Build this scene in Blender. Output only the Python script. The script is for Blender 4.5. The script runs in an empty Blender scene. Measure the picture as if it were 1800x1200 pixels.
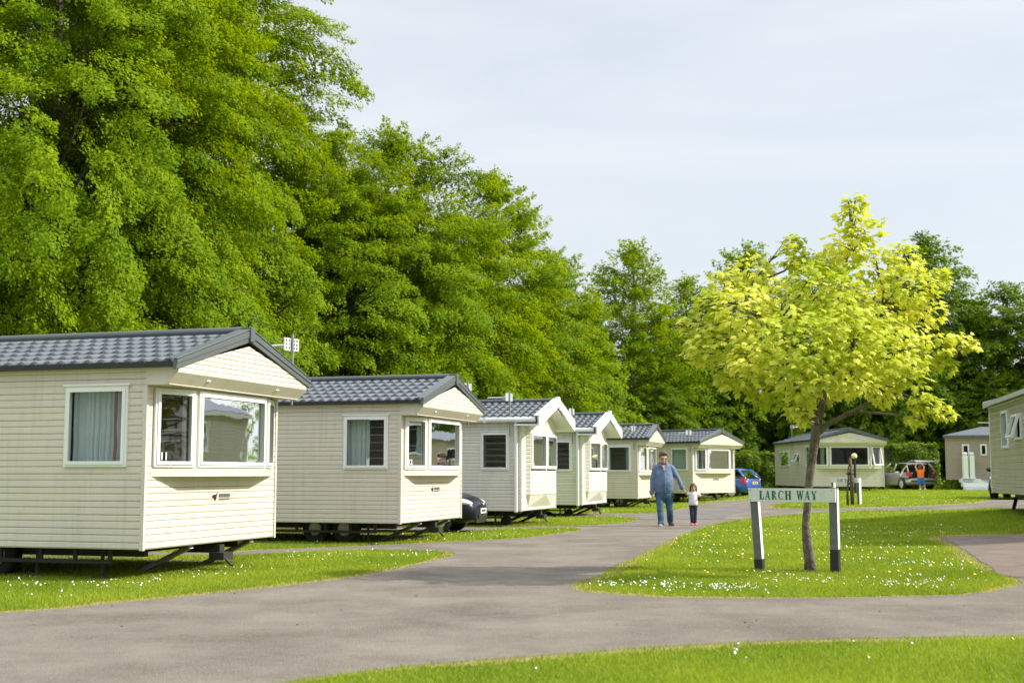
import bpy, bmesh, math, random
import numpy as np
from mathutils import Matrix, Vector
from mathutils.geometry import tessellate_polygon
S = bpy.context.scene
COL = S.collection
PI = math.pi

# ------------------------------------------------------------------ camera, sky, sun, exposure
FPX = 2240.0; CZ = 1.3; PITCH = math.atan(232 / FPX)
cam_d = bpy.data.cameras.new('camera'); cam = bpy.data.objects.new('camera', cam_d); COL.objects.link(cam)
cam.location = (0, 0, CZ); cam.rotation_euler = (PI / 2 + PITCH, 0, 0)
cam_d.sensor_width = 36; cam_d.lens = FPX / 1800 * 36; cam_d.clip_end = 3000; cam_d.clip_start = 0.1
cam_d.dof.use_dof = True; cam_d.dof.focus_distance = 19.0; cam_d.dof.aperture_fstop = 2.4
S.camera = cam

SUN_EL = math.radians(37); SUN_DIR = Vector((0.99, -0.055, 0)).normalized() * math.cos(SUN_EL) + Vector((0, 0, math.sin(SUN_EL)))
sl = bpy.data.lights.new('sun', 'SUN'); sl.energy = 4.3; sl.angle = math.radians(0.6); sl.color = (1, 0.935, 0.82)
so = bpy.data.objects.new('sun', sl); COL.objects.link(so)
so.rotation_euler = SUN_DIR.to_track_quat('Z', 'Y').to_euler(); so.location = (40, 5, 40)
W = bpy.data.worlds.new('World'); S.world = W; W.use_nodes = True
nt = W.node_tree; nt.nodes.clear()
sky = nt.nodes.new('ShaderNodeTexSky'); sky.sky_type = 'NISHITA'; sky.sun_disc = False
sky.sun_elevation = SUN_EL; sky.sun_rotation = math.atan2(SUN_DIR.x, SUN_DIR.y)
sky.air_density = 1.0; sky.dust_density = 2.2; sky.ozone_density = 1.2
tc = nt.nodes.new('ShaderNodeTexCoord'); mp = nt.nodes.new('ShaderNodeMapping'); mp.inputs['Scale'].default_value = (1.2, 1.2, 5.5); mp.inputs['Rotation'].default_value = (0.25, 0.12, 0.4)
nz = nt.nodes.new('ShaderNodeTexNoise'); nz.inputs['Scale'].default_value = 1.9; nz.inputs['Detail'].default_value = 7; nz.inputs['Roughness'].default_value = .55; nz.inputs['Distortion'].default_value = .5
rp = nt.nodes.new('ShaderNodeMapRange'); rp.inputs['From Min'].default_value = .3; rp.inputs['From Max'].default_value = .72; rp.inputs['To Min'].default_value = .62; rp.inputs['To Max'].default_value = .84
mx = nt.nodes.new('ShaderNodeMix'); mx.data_type = 'RGBA'
mx.inputs['B'].default_value = (5.75, 6.05, 6.3, 1)
gz = nt.nodes.new('ShaderNodeSeparateXYZ'); gr_ = nt.nodes.new('ShaderNodeMapRange'); gr_.interpolation_type = 'SMOOTHSTEP'      # overhead boost added to the veil, above the view, to fill shaded walls
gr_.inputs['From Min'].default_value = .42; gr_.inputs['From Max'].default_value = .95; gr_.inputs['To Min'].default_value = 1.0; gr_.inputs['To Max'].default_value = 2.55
vm = nt.nodes.new('ShaderNodeVectorMath'); vm.operation = 'SCALE'
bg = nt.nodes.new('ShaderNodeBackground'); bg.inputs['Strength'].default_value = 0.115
wo = nt.nodes.new('ShaderNodeOutputWorld')
L_ = nt.links.new
L_(tc.outputs['Generated'], mp.inputs['Vector']); L_(mp.outputs['Vector'], nz.inputs['Vector']); L_(nz.outputs['Fac'], rp.inputs['Value'])
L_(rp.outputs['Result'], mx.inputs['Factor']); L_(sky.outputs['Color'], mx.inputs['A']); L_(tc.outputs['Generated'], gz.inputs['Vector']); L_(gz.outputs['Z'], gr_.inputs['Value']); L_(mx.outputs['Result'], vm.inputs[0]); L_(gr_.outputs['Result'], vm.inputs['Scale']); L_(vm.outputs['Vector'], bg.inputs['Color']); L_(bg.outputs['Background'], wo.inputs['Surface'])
S.view_settings.view_transform = 'Standard'; S.view_settings.look = 'None'; S.view_settings.exposure = 0.5; S.view_settings.gamma = 1
S.cycles.max_bounces = 8; S.cycles.transparent_max_bounces = 12; S.cycles.caustics_reflective = False; S.cycles.caustics_refractive = False

# ------------------------------------------------------------------ pixel -> place helpers (photo pixels, 1800 x 1200)
_F = np.array([0, math.cos(PITCH), math.sin(PITCH)]); _U = np.array([0, -math.sin(PITCH), math.cos(PITCH)]); _R = np.array([1., 0, 0])
def terr(x):                                   # the site rises gently towards the right
    t = np.clip((np.asarray(x, float) - 6) / 9, 0, 1); return .45 * t * t * (3 - 2 * t)
def ray(u, v): return _F + _R * (u - 900) / FPX + _U * (600 - v) / FPX
def atY(u, v, Y):
    d = ray(u, v) * (Y / ray(u, v)[1]); return Vector((d[0], d[1], d[2] + CZ))
def gp(u, v):                                  # ground point
    d = ray(u, v); z = 0.
    for _ in range(40):
        t = (z - CZ) / d[2]; z = .6 * z + .4 * float(terr(d[0] * t))
    t = (z - CZ) / d[2]; return Vector((d[0] * t, d[1] * t, z))

# ------------------------------------------------------------------ object helpers
def link(o, parent=None):
    COL.objects.link(o)
    if parent is not None: o.parent = parent
    return o
def tag(o, label=None, cat=None, group=None, kind=None):
    if label: o['label'] = label
    if cat: o['category'] = cat
    if group: o['group'] = group
    if kind: o['kind'] = kind
    return o
def thing(name, label, cat, loc=(0, 0, 0), rz=0, group=None):
    o = bpy.data.objects.new(name, None); o.location = loc; o.rotation_euler = (0, 0, rz); o.empty_display_size = .3
    return tag(link(o), label, cat, group)

class MB:
    def __init__(s): s.v = []; s.f = []; s.mi = []; s.M = None; s.m = 0
    def add(s, vs, fs):
        b = len(s.v)
        if s.M is not None: vs = [s.M @ Vector(p) for p in vs]
        s.v += [tuple(p) for p in vs]
        for f in fs: s.f.append([i + b for i in f]); s.mi.append(s.m)
        return s
    def box(s, a, b):
        (x0, y0, z0), (x1, y1, z1) = a, b
        return s.add([(x0, y0, z0), (x1, y0, z0), (x1, y1, z0), (x0, y1, z0), (x0, y0, z1), (x1, y0, z1), (x1, y1, z1), (x0, y1, z1)],
                     [(0, 3, 2, 1), (4, 5, 6, 7), (0, 1, 5, 4), (1, 2, 6, 5), (2, 3, 7, 6), (3, 0, 4, 7)])
    def prism(s, poly, d):                     # extrude planar polygon (list of 3d points) by vector d
        n = len(poly); d = Vector(d); P = [Vector(p) for p in poly]
        return s.add(P + [p + d for p in P], [list(range(n))[::-1], list(range(n, 2 * n))] + [(i, (i + 1) % n, n + (i + 1) % n, n + i) for i in range(n)])
    def tube(s, pts, rad, n=8, cap=True):
        P = [Vector(p) for p in pts]; R = rad if isinstance(rad, (list, tuple)) else [rad] * len(P)
        vs = []; fs = []; ref = None
        for i, p in enumerate(P):
            t = (P[min(i + 1, len(P) - 1)] - P[max(i - 1, 0)]).normalized()
            if ref is None: ref = Vector((0, 0, 1)).cross(t) if abs(t.z) < .95 else Vector((1, 0, 0)).cross(t)
            a = (ref - t * ref.dot(t)).normalized(); ref = a; b = t.cross(a)
            for k in range(n):
                an = 2 * PI * k / n; vs.append(p + (a * math.cos(an) + b * math.sin(an)) * R[i])
        for i in range(len(P) - 1):
            for k in range(n): fs.append((i * n + k, i * n + (k + 1) % n, (i + 1) * n + (k + 1) % n, (i + 1) * n + k))
        if cap: fs += [list(range(n))[::-1], [(len(P) - 1) * n + k for k in range(n)]]
        return s.add(vs, fs)
    def ell(s, c, r, n=12, m=8, rot=None):
        c = Vector(c); vs = []; fs = []
        for j in range(m + 1):
            th = PI * j / m
            for k in range(n):
                ph = 2 * PI * k / n; p = Vector((r[0] * math.sin(th) * math.cos(ph), r[1] * math.sin(th) * math.sin(ph), r[2] * math.cos(th)))
                if rot is not None: p = rot @ p
                vs.append(c + p)
        for j in range(m):
            for k in range(n): fs.append((j * n + k, (j + 1) * n + k, (j + 1) * n + (k + 1) % n, j * n + (k + 1) % n))
        return s.add(vs, fs)
    def cap(s, p0, p1, r0, r1, n=10):          # tapered capsule
        p0 = Vector(p0); p1 = Vector(p1); t = (p1 - p0).normalized()
        pts = [p0 - t * r0, p0 - t * r0 * .8, p0 - t * r0 * .4, p0, p1, p1 + t * r1 * .4, p1 + t * r1 * .8, p1 + t * r1]
        rr = [r0 * .05, r0 * .6, r0 * .92, r0, r1, r1 * .92, r1 * .6, r1 * .05]
        return s.tube(pts, rr, n)
    def loft(s, rings, closed=True, cap=True):
        n = len(rings[0]); vs = [p for r in rings for p in r]; fs = []
        for i in range(len(rings) - 1):
            for k in range(n if closed else n - 1): fs.append((i * n + k, i * n + (k + 1) % n, (i + 1) * n + (k + 1) % n, (i + 1) * n + k))
        if cap: fs += [list(range(n))[::-1], [(len(rings) - 1) * n + k for k in range(n)]]
        return s.add(vs, fs)
    def disc(s, c, r, nrm=(0, 0, 1), n=16):
        c = Vector(c); q = Vector((0, 0, 1)).rotation_difference(Vector(nrm))
        return s.add([c + q @ Vector((r * math.cos(2 * PI * k / n), r * math.sin(2 * PI * k / n), 0)) for k in range(n)], [list(range(n))])
    def mesh(s, name, mats, smooth=False):
        me = bpy.data.meshes.new(name); me.from_pydata(s.v, [], s.f)
        for m in (mats if isinstance(mats, (list, tuple)) else [mats]): me.materials.append(m)
        me.polygons.foreach_set('material_index', s.mi)
        if smooth: me.polygons.foreach_set('use_smooth', [True] * len(s.f))
        me.update(); return me
    def build(s, name, mats, parent=None, smooth=False, bevel=0, remesh=0):
        o = bpy.data.objects.new(name, s.mesh(name, mats, smooth)); link(o, parent)
        if remesh:
            r = o.modifiers.new('remesh', 'REMESH'); r.mode = 'VOXEL'; r.voxel_size = remesh; r.use_smooth_shade = True
            q = o.modifiers.new('smooth', 'SMOOTH'); q.iterations = 3; q.factor = .5
        if bevel:
            b = o.modifiers.new('bevel', 'BEVEL'); b.width = bevel; b.segments = 2; b.limit_method = 'ANGLE'
        return o
def inst(name, me, parent, loc=None, M=None):
    o = bpy.data.objects.new(name, me); link(o, parent)
    if M is not None: o.matrix_local = M
    elif loc is not None: o.location = loc
    return o
def mesh_np(name, V, F, mats, attr=None, smooth=False):
    me = bpy.data.meshes.new(name); k = F.shape[1]
    me.vertices.add(len(V)); me.vertices.foreach_set('co', V.astype(np.float32).ravel())
    me.loops.add(F.size); me.loops.foreach_set('vertex_index', F.astype(np.int32).ravel())
    me.polygons.add(len(F)); me.polygons.foreach_set('loop_start', np.arange(0, F.size, k, dtype=np.int32))
    for m in (mats if isinstance(mats, (list, tuple)) else [mats]): me.materials.append(m)
    if attr is not None:
        a = me.attributes.new('tint', 'FLOAT', 'POINT'); a.data.foreach_set('value', attr.astype(np.float32))
    if smooth: me.polygons.foreach_set('use_smooth', np.ones(len(F), bool))
    me.update(calc_edges=True); return me

# ------------------------------------------------------------------ materials
def mat(name, col, rough=.6, metal=0., var=0., scale=8., spec=.5, bump=0., bscale=40., dirt=None, coat=0., streak=0.):
    m = bpy.data.materials.new(name); m.use_nodes = True; t = m.node_tree; b = t.nodes['Principled BSDF']
    b.inputs['Base Color'].default_value = (*col, 1); b.inputs['Roughness'].default_value = rough; b.inputs['Metallic'].default_value = metal
    b.inputs['Specular IOR Level'].default_value = spec; b.inputs['Coat Weight'].default_value = coat
    co = t.nodes.new('ShaderNodeTexCoord')
    if var:
        n = t.nodes.new('ShaderNodeTexNoise'); n.inputs['Scale'].default_value = scale; n.inputs['Detail'].default_value = 6; n.inputs['Roughness'].default_value = .65
        t.links.new(co.outputs['Object'], n.inputs['Vector'])
        r = t.nodes.new('ShaderNodeMapRange'); r.inputs['From Min'].default_value = .3; r.inputs['From Max'].default_value = .7
        t.links.new(n.outputs['Fac'], r.inputs['Value'])
        x = t.nodes.new('ShaderNodeMix'); x.data_type = 'RGBA'
        d = dirt or tuple(c * (1 - var) for c in col)
        x.inputs['A'].default_value = (*d, 1); x.inputs['B'].default_value = (*[min(1, c * (1 + var * .5)) for c in col], 1)
        t.links.new(r.outputs['Result'], x.inputs['Factor']); t.links.new(x.outputs['Result'], b.inputs['Base Color'])
    if streak:
        mp_ = t.nodes.new('ShaderNodeMapping'); mp_.inputs['Scale'].default_value = (7, 7, .45); n3 = t.nodes.new('ShaderNodeTexNoise'); n3.inputs['Scale'].default_value = 1.5; n3.inputs['Detail'].default_value = 7; n3.inputs['Roughness'].default_value = .7
        r3 = t.nodes.new('ShaderNodeMapRange'); r3.inputs['From Min'].default_value = .5; r3.inputs['From Max'].default_value = .78; r3.inputs['To Max'].default_value = streak
        x3 = t.nodes.new('ShaderNodeMix'); x3.data_type = 'RGBA'; x3.inputs['B'].default_value = (.30, .29, .22, 1); old = b.inputs['Base Color'].links[0].from_socket
        t.links.new(co.outputs['Object'], mp_.inputs['Vector']); t.links.new(mp_.outputs['Vector'], n3.inputs['Vector']); t.links.new(n3.outputs['Fac'], r3.inputs['Value']); t.links.new(r3.outputs['Result'], x3.inputs['Factor']); t.links.new(old, x3.inputs['A']); t.links.new(x3.outputs['Result'], b.inputs['Base Color'])
    if bump:
        n2 = t.nodes.new('ShaderNodeTexNoise'); n2.inputs['Scale'].default_value = bscale; n2.inputs['Detail'].default_value = 4
        bp = t.nodes.new('ShaderNodeBump'); bp.inputs['Strength'].default_value = bump; bp.inputs['Distance'].default_value = .02
        t.links.new(co.outputs['Object'], n2.inputs['Vector']); t.links.new(n2.outputs['Fac'], bp.inputs['Height']); t.links.new(bp.outputs['Normal'], b.inputs['Normal'])
    return m
def leaf_mat(name, c0, c1, trans=.45, tcol=None, rough=.45):
    m = bpy.data.materials.new(name); m.use_nodes = True; t = m.node_tree; b = t.nodes['Principled BSDF']; out = t.nodes['Material Output']
    at = t.nodes.new('ShaderNodeAttribute'); at.attribute_name = 'tint'
    x = t.nodes.new('ShaderNodeMix'); x.data_type = 'RGBA'; x.inputs['A'].default_value = (*c0, 1); x.inputs['B'].default_value = (*c1, 1)
    t.links.new(at.outputs['Fac'], x.inputs['Factor']); t.links.new(x.outputs['Result'], b.inputs['Base Color'])
    b.inputs['Roughness'].default_value = rough; b.inputs['Specular IOR Level'].default_value = .12
    tr = t.nodes.new('ShaderNodeBsdfTranslucent'); ms = t.nodes.new('ShaderNodeMixShader'); ms.inputs['Fac'].default_value = trans
    y = t.nodes.new('ShaderNodeMix'); y.data_type = 'RGBA'; y.blend_type = 'MULTIPLY'; y.inputs['Factor'].default_value = 1
    tc_ = tcol or (1.35, 1.25, .6); y.inputs['B'].default_value = (*tc_, 1)
    t.links.new(x.outputs['Result'], y.inputs['A']); t.links.new(y.outputs['Result'], tr.inputs['Color'])
    t.links.new(b.outputs['BSDF'], ms.inputs[1]); t.links.new(tr.outputs['BSDF'], ms.inputs[2]); t.links.new(ms.outputs['Shader'], out.inputs['Surface'])
    return m
def glass_mat(name, tint=(.75, .8, .8), ior=1.4):
    m = bpy.data.materials.new(name); m.use_nodes = True; t = m.node_tree; out = t.nodes['Material Output']; t.nodes.remove(t.nodes['Principled BSDF'])
    fr = t.nodes.new('ShaderNodeFresnel'); fr.inputs['IOR'].default_value = ior
    tr = t.nodes.new('ShaderNodeBsdfTransparent'); tr.inputs['Color'].default_value = (*tint, 1)
    gl = t.nodes.new('ShaderNodeBsdfGlossy'); gl.inputs['Roughness'].default_value = .02; gl.inputs['Color'].default_value = (.95, .97, 1, 1)
    n = t.nodes.new('ShaderNodeTexNoise'); n.inputs['Scale'].default_value = 1.6; co = t.nodes.new('ShaderNodeTexCoord'); bp = t.nodes.new('ShaderNodeBump')
    bp.inputs['Strength'].default_value = .05; bp.inputs['Distance'].default_value = .05
    t.links.new(co.outputs['Object'], n.inputs['Vector']); t.links.new(n.outputs['Fac'], bp.inputs['Height']); t.links.new(bp.outputs['Normal'], gl.inputs['Normal'])
    ms = t.nodes.new('ShaderNodeMixShader'); t.links.new(fr.outputs['Fac'], ms.inputs['Fac']); t.links.new(tr.outputs['BSDF'], ms.inputs[1]); t.links.new(gl.outputs['BSDF'], ms.inputs[2])
    t.links.new(ms.outputs['Shader'], out.inputs['Surface']); return m

M = dict(
    beige=mat('beige_cladding', (.65, .592, .515), .42, var=.07, scale=1.3, streak=.32),
    cream=mat('cream_cladding', (.68, .665, .59), .42, var=.06, scale=1.3, streak=.28),
    brown=mat('brown_cladding', (.34, .275, .225), .5, var=.08, scale=1.3, streak=.3),
    olive=mat('grey_cladding', (.43, .395, .315), .22, var=.12, scale=1.5, bump=.25, bscale=3, streak=.5),
    pvc=mat('white_pvc', (.80, .81, .80), .35, var=.05, scale=2),
    roof=mat('grey_roof_tile', (.135, .152, .172), .42, var=.25, scale=3, dirt=(.105, .12, .132)),
    flatroof=mat('grey_flat_roof', (.11, .122, .138), .6, var=.2),
    barge=mat('dark_barge_board', (.10, .115, .12), .38, var=.12, scale=2),
    black=mat('black_trim', (.016, .017, .018), .5),
    steel=mat('galvanised_steel', (.34, .35, .35), .45, metal=.6, var=.25, scale=12),
    chassis=mat('dark_chassis', (.028, .026, .025), .7, var=.3),
    rubber=mat('rubber', (.018, .018, .019), .75),
    alu=mat('aluminium', (.72, .73, .74), .35, metal=.4),
    glass=glass_mat('window_glass'), carglass=glass_mat('car_glass', (.14, .16, .17), 1.55),
    curtain=mat('pale_curtain', (.58, .63, .62), .9, var=.1, scale=6), curtain2=mat('cream_curtain', (.50, .48, .40), .9, var=.1, scale=6),
    red=mat('rust_red_fabric', (.34, .085, .05), .9, var=.2), wood=mat('interior_wood', (.085, .055, .04), .6, var=.3, scale=5),
    green_paint=mat('green_lettering', (.012, .16, .10), .5),
    white=mat('white_paint', (.80, .82, .82), .4, var=.06, scale=5, streak=.18),
    postgrey=mat('grey_green_post', (.15, .165, .155), .6, var=.35, scale=9),
    postblack=mat('black_post_foot', (.018, .018, .02), .6, var=.3),
    bark=mat('bark', (.10, .085, .068), .9, var=.5, scale=9, bump=.9, bscale=18),
    maplebark=mat('lichened_bark', (.16, .135, .105), .9, var=.6, scale=9, bump=1., bscale=22, dirt=(.05, .038, .03)),
    stake=mat('weathered_stake', (.12, .07, .045), .85, var=.4, scale=10),
    skin=mat('skin', (.56, .33, .25), .55, var=.1, scale=20), hair=mat('grey_brown_hair', (.10, .075, .06), .7, var=.3, scale=40), hair2=mat('brown_hair', (.13, .065, .03), .6, var=.3, scale=40),
    shirt=mat('blue_denim_shirt', (.12, .18, .30), .85, var=.35, scale=10, bump=1.0, bscale=9), jeans=mat('blue_jeans', (.05, .115, .21), .85, var=.6, scale=6, bump=1.0, bscale=9),
    navy=mat('navy_leggings', (.015, .025, .055), .8, var=.2), pinkwhite=mat('pale_pink_top', (.78, .70, .76), .85, var=.1, scale=15),
    pink=mat('pink_shoes', (.75, .14, .24), .6), orange=mat('orange_shirt', (.85, .20, .02), .8, var=.1), blueshort=mat('blue_shorts', (.02, .16, .50), .8, var=.15),
    shoe=mat('tan_shoe', (.30, .24, .19), .8, var=.2), shoe2=mat('brown_shoe', (.11, .08, .06), .8), dark=mat('dark_plastic', (.02, .02, .022), .35),
    navycar=mat('navy_car_paint', (.006, .009, .018), .3, spec=.25, coat=.12), bluecar=mat('blue_car_paint', (.025, .10, .42), .28, coat=.8, metal=.2), silver=mat('silver_car_paint', (.50, .49, .47), .3, metal=.45, coat=.5),
    lamp_red=mat('red_lens', (.55, .02, .03), .15), lamp_clear=mat('clear_lens', (.72, .76, .80), .1), plate_y=mat('yellow_plate', (.85, .55, .03), .5), plate_w=mat('white_plate', (.8, .8, .78), .5),
    tarp=mat('blue_tarp', (.01, .20, .52), .4), cream_glass=mat('cream_lamp_head', (.78, .68, .42), .4),
)
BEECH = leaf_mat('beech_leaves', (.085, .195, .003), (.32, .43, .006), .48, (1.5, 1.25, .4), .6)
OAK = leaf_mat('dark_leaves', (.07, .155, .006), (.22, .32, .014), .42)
GOLD = leaf_mat('golden_maple_leaves', (.40, .49, .025), (.95, .89, .17), .38, (1.05, 1.08, .6))
HEDGE = leaf_mat('hedge_leaves', (.07, .14, .010), (.22, .32, .025), .35)
GRASS = leaf_mat('grass_blades', (.135, .225, .016), (.38, .45, .05), .42, (1.2, 1.15, .6))

# ------------------------------------------------------------------ ground, road, pads
XB = [6 + i * .75 for i in range(13)]
def ground_mat(name, c0, c1, c2, s1, s2, bump, bscale, rough=.9):
    m = mat(name, c0, rough, bump=bump, bscale=bscale); t = m.node_tree; b = t.nodes['Principled BSDF']; co = t.nodes.new('ShaderNodeTexCoord')
    b.inputs['Specular IOR Level'].default_value = .2
    def nz(s, d, a, c):
        n = t.nodes.new('ShaderNodeTexNoise'); n.inputs['Scale'].default_value = s; n.inputs['Detail'].default_value = d; n.inputs['Roughness'].default_value = .7
        r = t.nodes.new('ShaderNodeMapRange'); r.inputs['From Min'].default_value = a; r.inputs['From Max'].default_value = c
        t.links.new(co.outputs['Object'], n.inputs['Vector']); t.links.new(n.outputs['Fac'], r.inputs['Value']); return r.outputs['Result']
    x = t.nodes.new('ShaderNodeMix'); x.data_type = 'RGBA'; x.inputs['A'].default_value = (*c0, 1); x.inputs['B'].default_value = (*c1, 1)
    t.links.new(nz(s1, 6, .35, .65), x.inputs['Factor'])
    y = t.nodes.new('ShaderNodeMix'); y.data_type = 'RGBA'; y.inputs['B'].default_value = (*c2, 1)
    t.links.new(x.outputs['Result'], y.inputs['A']); t.links.new(nz(s2, 3, .52, .75), y.inputs['Factor']); t.links.new(y.outputs['Result'], b.inputs['Base Color'])
    return m
SOIL_GRASS = ground_mat('lawn', (.15, .24, .02), (.23, .30, .03), (.29, .31, .06), 1.1, 26, .6, 60)
ASPHALT = ground_mat('worn_asphalt', (.130, .109, .087), (.235, .205, .170), (.37, .33, .28), .7, 75, .9, 110)
DARKASPH = ground_mat('dark_asphalt', (.13, .12, .112), (.18, .168, .156), (.24, .22, .2), 1.2, 120, .5, 160)
GRAVEL = ground_mat('brown_gravel', (.17, .135, .11), (.25, .20, .165), (.10, .075, .06), 2, 60, 1., 90)
VERGE = ground_mat('dry_verge', (.34, .24, .11), (.26, .23, .06), (.17, .12, .07), 3, 40, .8, 80)

def smooth_poly(P, step=.5, jit=0., seed=1, sharp=()):
    P = [np.array(p[:2], float) for p in P]; n = len(P); out = []; rg = np.random.RandomState(seed)
    for i in range(n):
        p0, p1, p2, p3 = P[i - 1], P[i], P[(i + 1) % n], P[(i + 2) % n]
        if i in sharp: p0 = p1
        if (i + 1) % n in sharp: p3 = p2
        L = np.linalg.norm(p2 - p1); k = max(2, min(60, int(L / step)))
        d01 = max(np.linalg.norm(p1 - p0), 1e-6) ** .5; d12 = max(L, 1e-6) ** .5; d23 = max(np.linalg.norm(p3 - p2), 1e-6) ** .5
        m1 = (p2 - p1) if i in sharp else (p1 - p0) / d01 - (p2 - p0) / (d01 + d12) + (p2 - p1) / d12
        m2 = (p2 - p1) if (i + 1) % n in sharp else (p2 - p1) / d12 - (p3 - p1) / (d12 + d23) + (p3 - p2) / d23
        if i not in sharp: m1 = m1 * d12
        if (i + 1) % n not in sharp: m2 = m2 * d12
        for j in range(k):
            t = j / k; q = (2 * t**3 - 3 * t**2 + 1) * p1 + (t**3 - 2 * t**2 + t) * m1 + (-2 * t**3 + 3 * t**2) * p2 + (t**3 - t**2) * m2
            out.append(q + (rg.randn(2) * jit if 0 < j else 0))
    return out
def sheet(name, poly, lift, m, label=None):
    bm = bmesh.new(); V = [Vector((p[0], p[1], 0)) for p in poly]
    tris = tessellate_polygon([V]); vs = [bm.verts.new(v) for v in V]
    for t in tris:
        try: bm.faces.new([vs[i] for i in t])
        except ValueError: pass
    for x in XB: bmesh.ops.bisect_plane(bm, geom=bm.verts[:] + bm.edges[:] + bm.faces[:], plane_co=(x, 0, 0), plane_no=(1, 0, 0))
    for v in bm.verts: v.co.z = float(terr(v.co.x)) + lift
    for f in bm.faces:
        f.normal_update()
        if f.normal.z < 0: f.normal_flip()
    me = bpy.data.meshes.new(name); bm.to_mesh(me); bm.free(); me.materials.append(m)
    o = link(bpy.data.objects.new(name, me)); return tag(o, kind='structure')

sheet('ground', [(-700, -60), (700, -60), (700, 1500), (-700, 1500)], 0, SOIL_GRASS)
G = lambda pts: [tuple(gp(u, v)[:2]) for u, v in pts]
road_px = [(0, 1078), (200, 1060), (400, 1041), (600, 1018), (720, 995), (780, 981), (802, 973), (775, 969), (700, 967), (600, 968), (510, 972)]
road_w = G(road_px) + [(-5.2, 20.4), (-9.0, 21.3), (-12, 22.5), (-12.3, 24.6), (-9.0, 23.6)] + \
    G([(350, 972), (444, 967), (600, 961), (778, 953), (900, 947), (1000, 936), (1024, 931), (1000, 928), (900, 930), (800, 934)]) + [(-6.5, 31.5), (-6.7, 33.0)] + \
    G([(850, 927), (950, 925), (1050, 923), (1129, 911), (1090, 908), (1000, 908), (940, 909)]) + [(-4, 39.5), (-4, 41)] + \
    G([(960, 904), (1080, 902), (1150, 902), (1190, 896), (1244, 884), (1290, 879), (1330, 876), (1400, 871), (1440, 869),
       (1455, 873), (1400, 880), (1350, 891), (1400, 894), (1520, 892), (1600, 890), (1700, 885), (1760, 878)]) + [(17, 40), (22, 36), (22, 27), (14, 27.2)] + \
    G([(1740, 893), (1700, 895), (1600, 896), (1500, 898), (1400, 904), (1340, 909), (1290, 915), (1250, 923), (1200, 940), (1150, 965), (1100, 988), (1050, 1014), (1008, 1036),
       (1050, 1043), (1150, 1050), (1300, 1052), (1500, 1051), (1690, 1046), (1770, 1034), (1798, 1026), (1782, 1016), (1740, 998), (1700, 972), (1665, 952), (1655, 944), (1700, 941), (1800, 939)]) + \
    [(16, 26.5), (20, 26), (20, 8.5), (8, 10.2)] + G([(1800, 1118), (1600, 1122), (1300, 1130), (1000, 1150), (700, 1173), (500, 1200)]) + [(-3.2, 6.6), (-6, 4.5), (-16, 2), (-16, 13.5), (-9, 12.9)]
n0 = len(road_px)
ROAD = smooth_poly(road_w, .45, .022, 3)
VERGE_P = None
sheet('road', ROAD, .008, ASPHALT)
def offset_poly(P, d, seed):
    P = np.array(P); A = .5 * np.sum(P[:, 0] * np.roll(P[:, 1], -1) - np.roll(P[:, 0], -1) * P[:, 1]); rg = np.random.RandomState(seed)
    T = np.roll(P, -1, 0) - np.roll(P, 1, 0); T /= np.linalg.norm(T, axis=1)[:, None] + 1e-9
    N = np.stack([T[:, 1], -T[:, 0]], 1) * np.sign(A); ph = np.cumsum(rg.randn(len(P)) * .6)
    return P + N * (d * (1 + .55 * np.sin(ph)))[:, None]
ROAD_OUT = offset_poly(ROAD, .15, 5)
# dry, worn verge: a narrow band outside the asphalt edge
def band(name, P, w, lift, m, seed):
    Q = offset_poly(P, w, seed); n = len(P); V = np.zeros((2 * n, 3)); V[:n, :2] = P; V[n:, :2] = Q
    V[:, 2] = terr(V[:, 0]) + lift
    V[:n, 2] += .002
    F = np.array([(i, (i + 1) % n, n + (i + 1) % n, n + i) for i in range(n)])
    o = link(bpy.data.objects.new(name, mesh_np(name, V, F, m))); return tag(o, kind='structure')
band('verge', ROAD, .19, .004, VERGE, 5)
PAD = smooth_poly(G([(1668, 950), (1655, 944.6), (1700, 942), (1800, 940)]) + [(15.5, 26.2), (19, 25.5), (19, 16), (9, 15.5)] + G([(1790, 1016), (1742, 997), (1702, 972)]), .4, .02, 8)
sheet('gravel_pad', PAD, .014, GRAVEL)
sheet('dark_tarmac', smooth_poly(G([(1120, 913), (1175, 903), (1255, 896), (1335, 893), (1290, 903), (1255, 912), (1190, 913)]), .4, .01, 9), .014, DARKASPH)
for i, (cx, cy) in enumerate([(-4.44, 15.47), (-2.05, 23.51), (.22, 31.3), (2.08, 38.2), (4.68, 47.8)]):
    th = math.radians(-17); ex = Vector((math.cos(th), math.sin(th))); ey = Vector((-math.sin(th), math.cos(th))); c = Vector((cx, cy))
    P = [c + ex * a + ey * b for a, b in ((-.9, .75), (-.75, 3.3), (-9.5, 3.3), (-9.5, .75))]
    o = sheet('pad', smooth_poly(P, .5, .05, 20 + i), .018, GRAVEL)

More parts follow.
